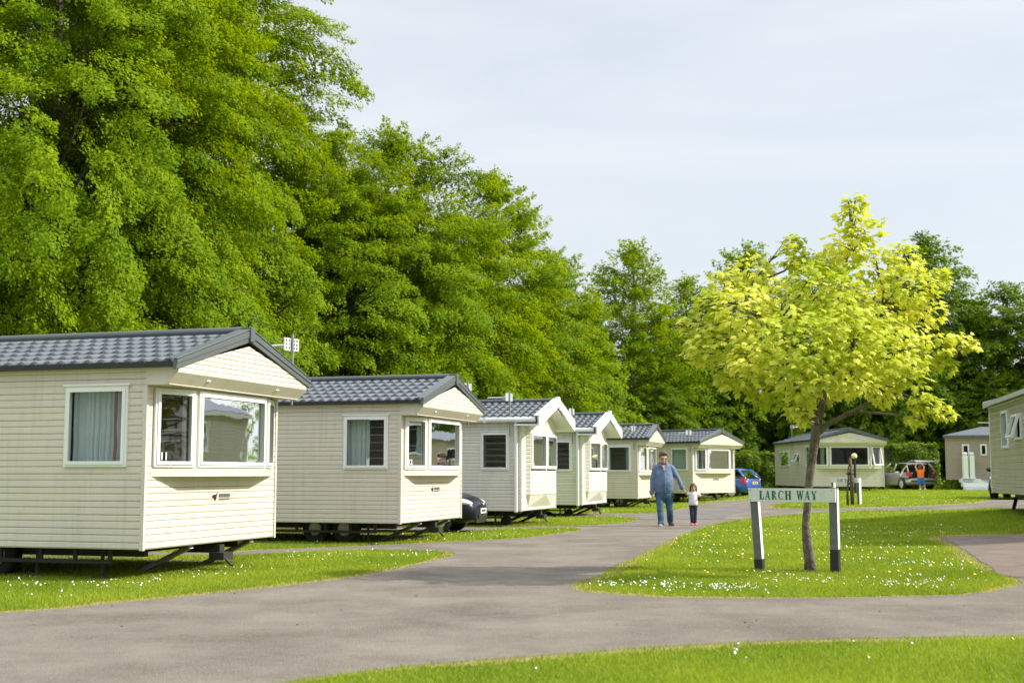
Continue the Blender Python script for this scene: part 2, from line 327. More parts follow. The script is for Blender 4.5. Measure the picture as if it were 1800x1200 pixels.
def inside(P, X, Y):
    P = np.asarray(P); r = np.zeros(len(X), bool); n = len(P)
    for i in range(n):
        x0, y0 = P[i]; x1, y1 = P[(i + 1) % n]
        if y0 == y1: continue
        c = ((y0 > Y) != (y1 > Y)) & (X < (x1 - x0) * (Y - y0) / (y1 - y0) + x0); r ^= c
    return r
def lawn_mask(X, Y):
    k = inside(ROAD, X, Y) | inside(PAD, X, Y)
    e = (~k) & inside(ROAD_OUT, X, Y)
    k |= e & (np.random.RandomState(7).rand(len(X)) < .72)
    return ~k
PADS = []
def blades():
    rg = np.random.RandomState(11); Xs = []; Ys = []
    def zone(x0, x1, y0, y1, dens):
        n = int((x1 - x0) * (y1 - y0) * dens); X = rg.uniform(x0, x1, n); Y = rg.uniform(y0, y1, n)
        k = (np.abs(X) < Y * .415 + .3) & lawn_mask(X, Y); Xs.append(X[k]); Ys.append(Y[k])
    zone(-2.2, 4.8, 7.3, 10.9, 5200); zone(-7.5, 8, 11, 18, 3000); zone(-9, 10, 18, 24, 1700); zone(-10, 13, 24, 34, 650); zone(-6, 18, 34, 50, 240); zone(4, 26, 50, 70, 70)
    X = np.concatenate(Xs); Y = np.concatenate(Ys); n = len(X)
    far = np.clip((Y - 10) / 40, 0, 1)
    patch = .5 + .5 * np.sin(X * 1.7 + 2 * np.sin(Y * .9)) * np.sin(Y * 1.3 + 1.4 * np.sin(X * .8))
    h = rg.uniform(.018, .045, n) * (1 + .35 * patch) * (1 + .5 * far); w = rg.uniform(.0035, .0065, n) * (1 + 3.2 * far)
    az = rg.uniform(0, 2 * PI, n); ln = rg.uniform(.2, 1.1, n) * h; la = rg.uniform(0, 2 * PI, n)
    Z = terr(X) - .003
    V = np.zeros((n, 3, 3)); V[:, :, 0] = X[:, None]; V[:, :, 1] = Y[:, None]; V[:, :, 2] = Z[:, None]
    V[:, 0, 0] -= np.cos(az) * w; V[:, 0, 1] -= np.sin(az) * w; V[:, 1, 0] += np.cos(az) * w; V[:, 1, 1] += np.sin(az) * w
    V[:, 2, 0] += np.cos(la) * ln; V[:, 2, 1] += np.sin(la) * ln; V[:, 2, 2] += h
    tint = np.clip(.45 * patch + rg.uniform(0, .6, n), 0, 1)
    o = link(bpy.data.objects.new('grass', mesh_np('grass', V.reshape(-1, 3), np.arange(3 * n).reshape(-1, 3), GRASS, np.repeat(tint, 3))))
    tag(o, 'short mown lawn grass growing beside the roads and around the trailers', 'grass', kind='stuff')
blades()
def daisies():
    rg = np.random.RandomState(5); C = []
    def clump(x, y, s, n): C.append(np.stack([rg.randn(n) * s[0] + x, rg.randn(n) * s[1] + y], 1))
    for u0, v0, u1, v1, n, s in [(1060, 1030, 1330, 1037, 40, .16), (1340, 1018, 1740, 1030, 34, .18), (1500, 985, 1740, 1000, 16, .4), (1180, 960, 1330, 975, 8, .5), (1250, 935, 1640, 940, 16, .7), (1460, 940, 1600, 980, 8, .5),
                                 (20, 1040, 420, 1010, 12, .25), (480, 985, 760, 975, 10, .3), (560, 950, 960, 938, 12, .5), (900, 915, 1100, 905, 8, .6), (1350, 885, 1700, 875, 14, 1.)]:
        for i in range(n):
            t = rg.rand(); p = gp(u0 + (u1 - u0) * t, v0 + (v1 - v0) * t + rg.randn() * 5); clump(p.x, p.y, (s, s * .8), rg.randint(2, 9))
    n = 260; C.append(np.stack([rg.uniform(-7, 10, n), rg.uniform(11.5, 30, n)], 1)); n = 14; C.append(np.stack([rg.uniform(-1, 4, n), rg.uniform(8.2, 10.2, n)], 1))
    P = np.concatenate(C); k = lawn_mask(P[:, 0], P[:, 1]) & lawn_mask(P[:, 0] + .06, P[:, 1]) & lawn_mask(P[:, 0] - .06, P[:, 1]) & (P[:, 1] > 7); P = P[k]; n = len(P)
    r = rg.uniform(.0055, .0095, n) * np.where(P[:, 1] > 20, 1.25, 1); K = 7; a = np.arange(K) * 2 * PI / K
    T = rg.randn(n, 2) * .35 + np.array([.35, -.5])        # tilt of each flower head
    V = np.zeros((n, K + 1, 3)); z = terr(P[:, 0]) + rg.uniform(.035, .06, n)
    V[:, 0] = np.stack([P[:, 0], P[:, 1], z - .003], 1)
    for i in range(K):
        dx = r * math.cos(a[i]); dy = r * math.sin(a[i]); V[:, i + 1] = np.stack([P[:, 0] + dx, P[:, 1] + dy, z - dx * T[:, 0] - dy * T[:, 1]], 1)
    F = np.array([(0, i + 1, (i + 1) % K + 1) for i in range(K)]); F = (F[None] + (np.arange(n) * (K + 1))[:, None, None]).reshape(-1, 3)
    o = link(bpy.data.objects.new('daisies', mesh_np('daisies', V.reshape(-1, 3), F, M['white'])))
    tag(o, 'tiny white daisies scattered through the lawns', 'daisies', kind='stuff')
    n = 110; P = np.stack([rg.uniform(2, 9, n), rg.uniform(16, 30, n)], 1); P = P[lawn_mask(P[:, 0], P[:, 1])]; mb = MB()
    for x, y in P: mb.disc((x, y, float(terr(x)) + .05), rg.uniform(.012, .02), (.3, -.5, 1), 6)
    tag(mb.build('dandelions', M['plate_y']), 'small yellow dandelions dotted about the grass island', 'dandelions', kind='stuff')
daisies()
def pebbles():
    rg = np.random.RandomState(3); mb = MB(); n = 0
    while n < 30:
        x = rg.uniform(-5, 8); y = rg.uniform(8.5, 22) if rg.rand() < .6 else rg.uniform(10, 15)
        if inside(ROAD, np.array([x]), np.array([y]))[0]:
            s = rg.uniform(.004, .012); mb.ell((x, y, float(terr(x)) + .008 + s * .4), (s * rg.uniform(.8, 1.6), s, s * .6), 5, 3); n += 1
    tag(mb.build('loose_grit', ASPHALT), 'loose grit and small stones lying on the road', 'grit', kind='stuff')
pebbles()

# ------------------------------------------------------------------ caravans
PROFILE = [(0, 0), (.10, .012), (.42, .0105), (.47, .0065), (.57, .011), (.92, .008), (1, 0)]
def frame_M(o, U, N):                          # local (u, n, z) -> parent space
    U = Vector(U).normalized(); N = Vector(N).normalized(); Z = Vector((0, 0, 1))
    m = Matrix.Identity(4); m.col[0][:3] = U; m.col[1][:3] = N; m.col[2][:3] = Z; m.col[3][:3] = o
    return m
def clad(mb, u0, u1, z0, z1, holes=(), clip=None, pitch=.165):
    """weatherboard rows in the builder's (u, n, z) frame; half rows so that openings can start half-way"""
    h = pitch / 2; n = int(math.ceil((z1 - z0) / h - 1e-6))
    for k in range(n):
        half = k % 2; pr = [p for p in ([(a * 2, d) for a, d in PROFILE if a <= .48] if not half else [((a - .47) * 2 / 1.06, d) for a, d in PROFILE if a >= .46])]
        za = z0 + k * h; iv = [(u0, u1)]; zm = za + h / 2
        for (a, b, c, d) in holes:
            if c < zm < d:
                iv = [q for (p, r) in iv for q in ((p, min(r, a)), (max(p, b), r)) if q[1] - q[0] > .01]
        for (p, r) in iv:
            vs = []
            for t, d in pr:
                z = min(za + t * h, z1)
                lo, hi = p, r
                if clip: c0, c1 = clip(z); lo, hi = max(lo, c0), min(hi, c1); hi = max(hi, lo + .002)
                vs += [(lo, d, z), (hi, d, z)]
            mb.add(vs, [(2 * i, 2 * i + 1, 2 * i + 3, 2 * i + 2) for i in range(len(pr) - 1)])
def win_frame(mb, u0, u1, z0, z1, sash=True, fw=.055):
    def rect(a, b, c, d, w, n0, n1):
        mb.box((a, n0, c), (a + w, n1, d)); mb.box((b - w, n0, c), (b, n1, d)); mb.box((a + w, n0, c), (b - w, n1, c + w)); mb.box((a + w, n0, d - w), (b - w, n1, d))
    rect(u0, u1, z0, z1, fw, -.03, .035)
    if sash: rect(u0 + fw * .55, u1 - fw * .55, z0 + fw * .55, z1 - fw * .55, fw * .75, .036, .05)
MESHES = {}
def cached(key, fn):
    if key not in MESHES: MESHES[key] = fn()
    return MESHES[key]
def curtain_mesh(w, h, cols, seed, edge=None):
    rg = random.Random(seed); mb = MB(); n = max(8, int(w / .012)); ph = rg.uniform(0, 6)
    xs = [i / n * w for i in range(n + 1)]
    dy = [.018 * math.sin(x * 62 + ph + 1.3 * math.sin(x * 17)) + .008 * math.sin(x * 150) for x in xs]
    vs = []
    for j in range(5):
        for i, x in enumerate(xs): vs.append((x + .012 * math.sin(j * 1.7 + x * 9) * (4 - j) / 4, dy[i] * (1 + .12 * (4 - j)), h * j / 4))
    for j in range(4):
        for i in range(n):
            mb.m = 1 if edge and ((edge > 0 and xs[i] > w - edge) or (edge < 0 and xs[i] < -edge)) else 0
            mb.add([vs[j * (n + 1) + i], vs[j * (n + 1) + i + 1], vs[(j + 1) * (n + 1) + i + 1], vs[(j + 1) * (n + 1) + i]], [(0, 1, 2, 3)])
    return mb.mesh('curtain', cols, True)
def window(root, Mw, u0, u1, z0, z1, curtains=(), sash=True, drip=False, ajar=0, cm='curtain', name='window'):
    """frame mesh (part) with pane, curtains, drip rail as sub-parts. Mw maps (u, n, z) into the caravan"""
    w, h = u1 - u0, z1 - z0
    L = Mw @ Matrix.Translation((u0, 0, z0))
    def mk():
        mb = MB(); win_frame(mb, 0, w, 0, h, sash and not ajar)
        return mb.mesh('window', M['pvc'])
    f = inst(name, cached(('win', round(w, 3), round(h, 3), sash and not ajar), mk), root, M=L)
    pane_M = Matrix.Identity(4)
    if ajar: pane_M = Matrix.Translation((0, .05, h)) @ Matrix.Rotation(ajar, 4, 'X') @ Matrix.Translation((0, 0, -h))
    g = inst('pane', cached(('pane', round(w, 3), round(h, 3)), lambda: MB().add([(.05, .0, .05), (w - .05, .0, .05), (w - .05, .0, h - .05), (.05, .0, h - .05)], [(0, 1, 2, 3)]).mesh('pane', M['glass'])), f, M=pane_M)
    if ajar:
        def sashm():
            mb = MB(); win_frame(mb, .02, w - .02, .02, h - .02, False, .05); return mb.mesh('sash', M['pvc'])
        inst('sash', cached(('sash', round(w, 3), round(h, 3)), sashm), f, M=pane_M)
    for i, (a, b, e) in enumerate(curtains):
        c = inst('curtain', curtain_mesh((b - a) * w, h, [M[cm], M['red']], hash((w, a, b, i)) % 999 if False else int(w * 100 + a * 37 + i), e), f, loc=(a * w, -.11, 0))
    if drip:
        inst('drip_rail', cached(('drip', round(w, 3)), lambda: MB().box((-.03, -.005, 0), (w + .03, .055, .022)).mesh('drip_rail', M['pvc'])), f, loc=(0, 0, h + .002))
    return f
def roof_mesh(L, w, x1, ze, zr, over=.1, courses=6):
    V = []; F = []
    for side in (0, 1):
        yl, yh = (-over, w / 2) if side == 0 else (w + over, w / 2)
        n = int(L / .19) * 8; dx = L / n; sl = Vector((0, yh - yl, zr - ze)); up = Vector((0, -(zr - ze) * (1 if side == 0 else -1), abs(yh - yl))).normalized()
        for c in range(courses):
            b = len(V)
            for (t, lift) in ((0, -.014), (0, .038), (.07, .035), (.55, .014), (1.04, .0)):
                s = min((c + t) / courses, 1.0)
                for i in range(n + 1):
                    ph = 2 * PI * i / 8; wv = .5 + .5 * math.sin(ph); low = -.03 * math.sin(ph + .9) * (1 - min(t, 1))
                    q = Vector((x1 - i * dx, yl, ze)) + sl * (s + low / sl.length) + up * (lift + .03 * wv * (1 if lift > 0 else .6)); V.append(q[:])
            for r in range(4):
                for i in range(n): F.append((b + r * (n + 1) + i, b + r * (n + 1) + i + 1, b + (r + 1) * (n + 1) + i + 1, b + (r + 1) * (n + 1) + i))
    me = mesh_np('roof', np.array(V), np.array(F), M['roof']); return me
def plain_roof_mesh(L, w, x1, ze, zr, over=.1, hip=0):
    mb = MB()
    for yl, yh in ((-over, w / 2), (w + over, w / 2)):
        mb.prism([(x1, yl, ze), (x1 - hip, yh, zr), (x1 - L, yh, zr), (x1 - L, yl, ze)], (0, 0, .05))
    if hip: mb.prism([(x1, -over, ze + .001), (x1, w + over, ze + .001), (x1 - hip, w / 2, zr + .001)], (0, 0, .05))
    return mb.mesh('roof', M['flatroof'])
def aerial(root, loc, h, az=2.6, plain=False):
    a = MB().tube([(0, 0, 0), (0, 0, h)], .016, 6).build('aerial', M['steel'], root); a.location = loc; a.rotation_euler = (0, 0, az)
    mb = MB(); z = h - .16
    for s in (-.085, .085):
        for k in range(4): mb.box((.02, s - .07, z - .09 + k * .055), (.035, s + .07, z - .068 + k * .055))
        for q in (-.075, -.012, .05): mb.box((.018, s + q, z - .09), (.037, s + q + .025, z + .098))
    mb.box((.03, -.05, z - .05), (.06, .05, z + .05))
    mb.build('reflector', M['alu'], a)
    mb = MB(); mb.tube([(.06, 0, z), (.62, 0, z + .01)], .017, 6)
    for k in range(9): mb.tube([(.12 + k * .06, -.055, z), (.12 + k * .06, .055, z)], .006, 4)
    mb.build('boom', M['alu'], a)
def running_gear(root, L, w, wheels, kind):
    mb = MB()
    for y in (.55, w - .55): mb.box((-L + .4, y - .05, .27), (-.3, y + .05, .385))
    for x in (-.6, -2.2, -4, -6, -8): mb.box((x - .04, .6, .3), (x + .04, w - .6, .38))
    mb.box((-3.4, .18, .20), (-.55, .22, .245))
    for x in (-.6, -1.1, -1.6, -2.2, -2.8, -3.35): mb.box((x, .185, .245), (x + .05, .215, .385))
    for x in (-1.7, -.75): mb.tube([(x, .3, .0), (x, .3, .38)], .022, 6); mb.box((x - .12, .2, 0), (x + .12, .4, .03))
    mb.build('chassis', M['chassis'], root)
    for x in wheels:
        t = MB(); t.tube([(x, .32, .27), (x, .345, .27), (x, .5, .27), (x, .525, .27)], [.225, .27, .27, .225], 20); wh = t.build('wheel', M['rubber'], root, True)
        MB().tube([(x, .30, .27), (x, .319, .27)], [.12, .14], 14).build('rim', M['steel'], wh)
    for (a, b) in (((-.95, 1.45, 0), (-.06, 1.2, .36)), ((-.95, 3.05, 0), (-.06, 2.8, .36))):
        d = (Vector(b) - Vector(a)); t = MB(); t.M = Matrix.Translation(a) @ d.to_track_quat('X', 'Z').to_matrix().to_4x4()
        t.box((0, -.038, -.02), (d.length, .038, .02)); t.box((0, -.039, .021), (d.length, -.026, .036)); t.box((0, .026, .021), (d.length, .039, .036))
        leg = t.build('support_strut', M['steel'] if kind == 'A' else M['chassis'], root)
    h = MB(); h.box((-.5, w / 2 + .12, .25), (.02, w / 2 + .24, .36)); h.box((-.1, w / 2 + .05, .16), (.12, w / 2 + .3, .26)); h.tube([(.1, w / 2 + .1, .2), (.16, w / 2 + .16, .1), (.12, w / 2 + .3, .08)], .02, 6); h.build('tow_hitch', M['chassis'], root)
    if kind == 'B':
        j = MB(); j.tube([(-.55, .5, .13), (-.55, .62, .13)], .13, 16); jw = j.build('jockey_wheel', M['rubber'], root); MB().tube([(-.55, .56, .14), (-.45, .56, .38)], .03, 6).build('fork', M['chassis'], jw)
def text_mesh(txt, size, m, ext=.0015):
    c = bpy.data.curves.new('t', 'FONT'); c.body = txt; c.size = size; c.extrude = ext; c.offset = size * .02; o = bpy.data.objects.new('t', c); COL.objects.link(o)
    dg = bpy.context.evaluated_depsgraph_get(); me = bpy.data.meshes.new_from_object(o.evaluated_get(dg)); me.materials.clear(); me.materials.append(m)
    bpy.data.objects.remove(o); return me
def shell(root, wallm, L, w, side_w=(), far_w=(), front=None, key='A', z1=2.6125, front_hole=None, overhang=.45):
    """near/far side walls, rear wall, front wall, floor"""
    z0 = .39
    def near():
        mb = MB(); mb.M = frame_M((0, 0, 0), (1, 0, 0), (0, -1, 0)); clad(mb, -L, -.028, z0, 2.37, [h[:4] for h in side_w]); clad(mb, -L, .0, 2.37, z1)
        return mb.mesh('side_wall', wallm)
    inst('side_wall', near(), root)
    mb = MB(); mb.M = frame_M((0, w, 0), (-1, 0, 0), (0, 1, 0)); clad(mb, .028, L, z0, z1, [(-h[1], -h[0], h[2], h[3]) for h in far_w]); mb.build('side_wall', wallm, root)
    mb = MB(); mb.M = frame_M((-L, 0, 0), (0, -1, 0), (-1, 0, 0)); clad(mb, -w, 0, z0, z1 + .02)
    zr = ROOFZ[key]; clad(mb, -w, 0, z1 + .02, zr[1] - .05, clip=lambda z: (-w + (z - z1) / (zr[1] - z1) * w / 2, -(z - z1) / (zr[1] - z1) * w / 2)); mb.build('rear_wall', wallm, root)
    mb = MB(); mb.M = frame_M((0, 0, 0), (0, 1, 0), (1, 0, 0)); clad(mb, .028, w - .028, z0, 2.37 if key == 'A' else z1, [front_hole] if front_hole else [])
    if key not in 'AC': clad(mb, 0, w, z1, zr[1] - .06, clip=lambda z: ((z - z1) / (zr[1] - z1) * w / 2, w - (z - z1) / (zr[1] - z1) * w / 2))
    mb.build('front_wall', wallm, root)
    for y in (0, w):
        for a, b, zt in ((-.03, .022, 2.372 if key == 'A' else z1), (-L - .02, -L + .03, z1)): MB().box((a, y - .022, z0 - .01), (b, y + .022, zt)).build('corner_trim', wallm if key != 'D' else M['pvc'], root)
    mb = MB(); mb.box((-L, .03, z0), (-.03, w - .03, z0 + .03)); mb.build('floor', M['chassis'], root)
    mb = MB(); mb.box((-2.9, .06, z0 + .05), (-2.84, w - .06, 2.5)); mb.box((-2.8, w - .7, z0 + .04), (-.7, w - .08, .85)); mb.box((-.7, .5, z0 + .04), (-.12, w - .5, .83)); mb.box((-2.8, w - .25, .86), (-.7, w - .08, 1.2)); mb.build('interior', M['wood'], root)
ROOFZ = {'A': (2.63, 3.145), 'B': (2.62, 3.12), 'D': (2.64, 3.2), 'C': (2.62, 3.1)}

def caravan_a(label, N, zb, rot, L=9.6, w=3.35, number=None, side=None, bayc=None, wheels=(-1.25, -1.85), aer=None, badge=True, extra_side=(), cm='curtain', ajar_far=0, vents=False):
    root = thing('static_caravan', label, 'static caravan', (N[0], N[1], zb - .39), math.radians(rot), 'static caravans on the site')
    wl = M['beige']
    sw = [(-1.13, -.24, 1.38, 2.37)] + [s[:4] for s in extra_side]
    shell(root, wl, L, w, sw, front_hole=(.12, w - .12, 1.30, 2.40))
    Ms = frame_M((0, 0, 0), (1, 0, 0), (0, -1, 0))
    window(root, Ms, -1.13, -.24, 1.38, 2.37, side or (), drip=True, cm=cm)
    for s in extra_side: window(root, Ms, *s[:4], s[4] if len(s) > 4 else (), ajar=s[5] if len(s) > 5 else 0, cm=cm)
    # bay
    P = [Vector((0, .12, 0)), Vector((.22, .78, 0)), Vector((.22, w - .73, 0)), Vector((0, w - .12, 0))]
    mb = MB(); mb.prism([(p.x + (.018 if 0 < i < 3 else .012), p.y, 1.265) for i, p in enumerate(P)], (0, 0, .112)); mb.prism([(p.x, p.y, 2.345) for p in P], (0, 0, .04))
    for i in (0, 1, 2, 3):
        p = P[i]; mb.tube([(p.x - .02, p.y, 1.377), (p.x - .02, p.y, 2.345)], .032, 8)
    bay = mb.build('bay_window', wl, root)
    for i, (a, b) in enumerate(((P[0], P[1]), (P[1], P[2]), (P[2], P[3]))):
        U = (b - a); n = Vector((U.y, -U.x, 0)).normalized(); Mw = frame_M(a, U, n); gap = .035
        window(bay, Mw, gap, U.length - gap, 1.38, 2.343, (bayc or [(), (), ()])[i], sash=True, cm=cm, name='casement', ajar=(ajar_far if i == 2 else 0))
    if number:
        U = P[1] - P[0]; n = Vector((U.y, -U.x, 0)).normalized(); t = text_mesh(number, .13, M['white'])
        Mt = frame_M(P[0] + n * .012, U, n) @ Matrix.Translation((.13, 0, 1.47)) @ Matrix.Rotation(PI / 2, 4, 'X')
        # text lies in x/y; after the x rotation its up axis is z and it faces -n, so turn it outward
        Mt = Matrix.Translation((P[0] + U.normalized() * .13 + n * .014) + Vector((0, 0, 1.47))) @ Matrix(((U.normalized().x, 0, n.x, 0), (U.normalized().y, 0, n.y, 0), (0, 1, 0, 0), (0, 0, 0, 1)))
        inst('house_number', t, bay, M=Mt)
    # gable front
    xg = .45; ze, zr = ROOFZ['A']
    mb = MB(); mb.M = frame_M((xg, 0, 0), (0, 1, 0), (1, 0, 0)); e0 = 2.60; pk = 2.985
    clad(mb, -.05, w + .05, 2.52, pk, clip=lambda z: ((-.05, w + .05) if z < e0 else (-.05 + (z - e0) / (pk - e0) * (w / 2 + .05), w + .05 - (z - e0) / (pk - e0) * (w / 2 + .05))), pitch=.12)
    gab = mb.build('gable', wl, root)
    mb = MB(); mb.prism([(xg + .012, -.06, 2.515), (xg + .012, w + .06, 2.515), (.335, w + .06, 2.385), (.335, -.06, 2.385)], (0, 0, .012)); mb.box((0, -.03, 2.372), (.335, w + .03, 2.384))
    mb.prism([(0, -.012, 2.374), (.335, -.02, 2.384), (xg, -.03, 2.515), (xg, -.03, 2.62), (0, -.012, 2.62)], (0, -.012, 0))
    mb.prism([(0, w + .012, 2.374), (.335, w + .02, 2.384), (xg, w + .03, 2.515), (xg, w + .03, 2.62), (0, w + .012, 2.62)], (0, .012, 0))
    so_ = mb.build('soffit', wl, root)
    for y in (.75, w - .75): MB().ell((.405, y, 2.46), (.02, .05, .014), 10, 6).build('downlight', M['pvc'], so_)
    rf = inst('roof', cached(('roofA', L, w), lambda: roof_mesh(L + xg, w, xg, ze, zr)), root)
    for sgn in (0, 1):
        ye = -.13 if sgn == 0 else w + .13; a = Vector((xg - .02, ye, ze + .03)); b = Vector((xg - .02, w / 2, zr + .065)); up = Vector((0, 0, 1))
        mb = MB(); mb.prism([a - up * .115, b - up * .165, b, a], (.055, 0, 0)); mb.prism([a - up * .05 + Vector((.056, 0, 0)), b - up * .10 + Vector((.056, 0, 0)), b - up * .01 + Vector((.056, 0, 0)), a - up * .005 + Vector((.056, 0, 0))], (.012, 0, 0))
        mb.prism([a + up * .002 + Vector((-.11, 0, 0)), b + up * .002 + Vector((-.11, 0, 0)), b + up * .022 + Vector((-.11, 0, 0)), a + up * .022 + Vector((-.11, 0, 0))], (.18, 0, 0))
        mb.build('barge_board', M['barge'], rf, bevel=.006)
    mb = MB(); mb.box((xg - .09, w / 2 - .06, zr - .1), (xg + .07, w / 2 + .06, zr + .095)); mb.tube([(-L, w / 2, zr + .055), (xg - .1, w / 2, zr + .055)], .055, 8); mb.build('ridge_cap', M['barge'], rf, bevel=.008)
    for y in (-.1, w + .1 - .03): MB().box((-L - .02, y - .03, ze - .05), (xg - .02, y + .06, ze + .015)).build('eave_trim', M['black'], rf)
    if vents:
        for x in (-3.2, -5.2): MB().tube([(x, w / 2 - .35, 3.08), (x, w / 2 - .35, 3.3), (x, w / 2 - .35, 3.31), (x, w / 2 - .35, 3.36)], [.06, .06, .13, .1], 10).build('roof_vent', M['barge'], rf)
    if badge:
        mb = MB(); b0 = Vector((.02, w * .53 - .12, .985))
        mb.add([b0 + Vector((0, -.05, .03)), b0 + Vector((0, .0, -.05)), b0 + Vector((0, .07, .09)), b0 + Vector((0, .005, .02))], [(0, 1, 2, 3)]); mb.ell(b0 + Vector((0, -.03, .02)), (.006, .05, .022), 8, 5)
        bd = mb.build('badge', M['dark'], root)
        mb = MB()
        for k in range(7): mb.box((.018, b0.y + .1 + k * .042, b0.z + .005), (.024, b0.y + .128 + k * .042, b0.z + .05))
        mb.box((.018, b0.y + .09, b0.z - .03), (.022, b0.y + .38, b0.z - .022)); mb.build('emblem_strokes', M['postgrey'], bd)
    running_gear(root, L, w, wheels, 'A')
    if aer: aerial(root, *aer)
    return root
def caravan_b(label, N, zb, rot, L=9.6, w=3.2, side=None, aer=None, number=False, cm='curtain2', seed=0):
    root = thing('static_caravan', label, 'static caravan', (N[0], N[1], zb - .39), math.radians(rot), 'static caravans on the site')
    wl = M['cream']; sw = [(-1.03, -.30, 1.38, 2.32)]; ze, zr = ROOFZ['B']; xg = .52
    P = [Vector((0, .38, 0)), Vector((.10, .44, 0)), Vector((.19, w / 2, 0)), Vector((.10, w - .3, 0)), Vector((0, w - .24, 0))]
    shell(root, wl, L, w, sw, key='B', front_hole=(.5, w - .36, 1.38, 2.30))
    Ms = frame_M((0, 0, 0), (1, 0, 0), (0, -1, 0)); window(root, Ms, -1.03, -.30, 1.38, 2.32, side or (), drip=True, cm=cm)
    mb = MB()
    for i, (a, b) in enumerate(zip(P[:-1], P[1:])):
        U = b - a; n = Vector((U.y, -U.x, 0)).normalized(); mb.M = frame_M(a, U, n); zt = lambda q: zr - .14 - abs(q.y - w / 2) / (w / 2) * (zr - ze)
        hole = [(.05, U.length - .03, 1.40, 2.31)] if i in (1, 2) else []
        clad(mb, 0, U.length, .77, 2.42, hole, pitch=.2); mb.M = None
        mb.add([(a.x, a.y, 2.42), (b.x, b.y, 2.42), (b.x, b.y, zt(b)), (a.x, a.y, zt(a))], [(0, 1, 2, 3)])
    mb.tube([(P[2].x + .005, P[2].y, .77), (P[2].x + .005, P[2].y, 3.0)], .022, 6)
    prow = mb.build('bay_front', wl, root)
    mb = MB(); q = [(0.004, P[1].y + .15, .47), (.004, P[3].y - .15, .47)]
    mb.add([(p.x, p.y, .768) for p in P[1:4]] + q + [(.004, P[0].y, .768), (.004, P[4].y, .768)], [(0, 1, 3), (1, 4, 3), (1, 2, 4), (0, 3, 5), (2, 6, 4)]); mb.build('bay_underside', wl, prow)
    for i in (1, 2):
        a, b = P[i], P[i + 1]; U = b - a; n = Vector((U.y, -U.x, 0)).normalized(); window(prow, frame_M(a, U, n), .05, U.length - .03, 1.42, 2.31, [(0, .25, None), (.78, 1, None)] if (i + seed) % 2 else [(0.05, .2, None), (.6, 1, None)], cm=cm, name='casement')
    if number:
        a, b = P[1], P[2]; U = (b - a).normalized(); n = Vector((U.y, -U.x, 0)).normalized()
        inst('house_number', text_mesh(number, .13, M['white']), prow, M=Matrix.Translation(a + U * .13 + n * .014 + Vector((0, 0, 1.48))) @ Matrix(((U.x, 0, n.x, 0), (U.y, 0, n.y, 0), (0, 1, 0, 0), (0, 0, 0, 1))))
    rf = inst('roof', cached(('roofB', L, w), lambda: roof_mesh(L + xg - .05, w, xg - .05, ze, zr, .12)), root)
    mb = MB(); mb.tube([(-L, w / 2, zr + .05), (xg - .05, w / 2, zr + .05)], .05, 8); mb.build('ridge_cap', M['barge'], rf)
    for sgn in (0, 1):
        ye = -.24 if sgn == 0 else w + .10; a = Vector((xg - .03, ye, ze - .06)); b = Vector((xg - .03, w / 2, zr + .085)); up = Vector((0, 0, 1))
        mb = MB(); mb.prism([a - up * .11, a - up * .03 + (b - a) * .08 - up * .13, b - up * .21, b, a + up * .11], (.05, 0, 0)); mb.prism([a + up * .13 + Vector((-.10, 0, 0)), b + Vector((-.10, 0, 0)), b + up * .02 + Vector((-.10, 0, 0)), a + up * .15 + Vector((-.10, 0, 0))], (.16, 0, 0))
        mb.prism([a + Vector((-.6, 0, -.1)), b + Vector((-.6, 0, -.28)), b + Vector((-.6, 0, -.26)), a + Vector((-.6, 0, -.08))], (.6, 0, 0))
        mb.build('barge_board', M['pvc'], rf, bevel=.006)
    mb = MB(); mb.box((xg - .05, w / 2 - .11, zr - .02), (xg + .03, w / 2 + .11, zr + .135)); mb.prism([(xg + .031, w / 2 - .03, zr + .08), (xg + .031, w / 2 + .03, zr + .08), (xg + .031, w / 2 + .012, zr - .22), (xg + .031, w / 2 - .012, zr - .22)], (.02, 0, 0)); mb.build('finial', M['pvc'], rf, bevel=.01)
    for y in (-.15, w + .15):
        mb = MB(); mb.tube([(-L, y, ze - .01), (xg - .1, y, ze - .01)], .06, 8)
        for x in (-.9, -2.2, -3.5, -4.8): mb.box((x, y - .065, ze - .08), (x + .05, y + .065, ze + .05))
        mb.build('gutter', M['pvc'], rf)
    MB().box((-.15, -.10, .36), (-.07, -.02, ze - .06)).build('downpipe', M['pvc'], root, bevel=.02)
    running_gear(root, L, w, (-3.4, -4.0), 'B')
    if aer: aerial(root, *aer)
    return root

caravan_a('beige caravan nearest the camera at the left edge, number 11 in its bay window', (-4.44, 15.47), .39, -17, number='11', wheels=(-2.35, -2.95),
          side=[(.05, .97, None), (.68, .76, .2)], bayc=[[(.82, 1.0, -.035)], [(.0, .09, .03), (.87, 1.0, -.025)], [(.0, .4, None)]], aer=((.2, 3.46, 2.3), 1.05, 2.9))
caravan_a('beige caravan second in the row, white curtain in its side window and number 12', (-2.05, 23.51), .39, -17, number='12',
          side=[(.03, .52, None), (.92, 1.0, None)], bayc=[[(.36, .62, -.05)], [(.80, 1.0, -.05)], ()], aer=((.12, 3.46, 2.3), .95, 2.9))
caravan_b('cream caravan with white gable boards and downpipe, nearer of the matching pair', (.22, 31.3), .39, -17, side=[(0, .12, None), (.86, 1, None)], aer=((-.25, -.12, 2.2), 1.12, 2.9), number='14', seed=0)
caravan_b('cream caravan with white gable boards and downpipe, farther of the matching pair', (2.08, 38.2), .37, -17, side=[], aer=((-.25, -.12, 2.2), 1.12, 2.9), number='15', seed=1)
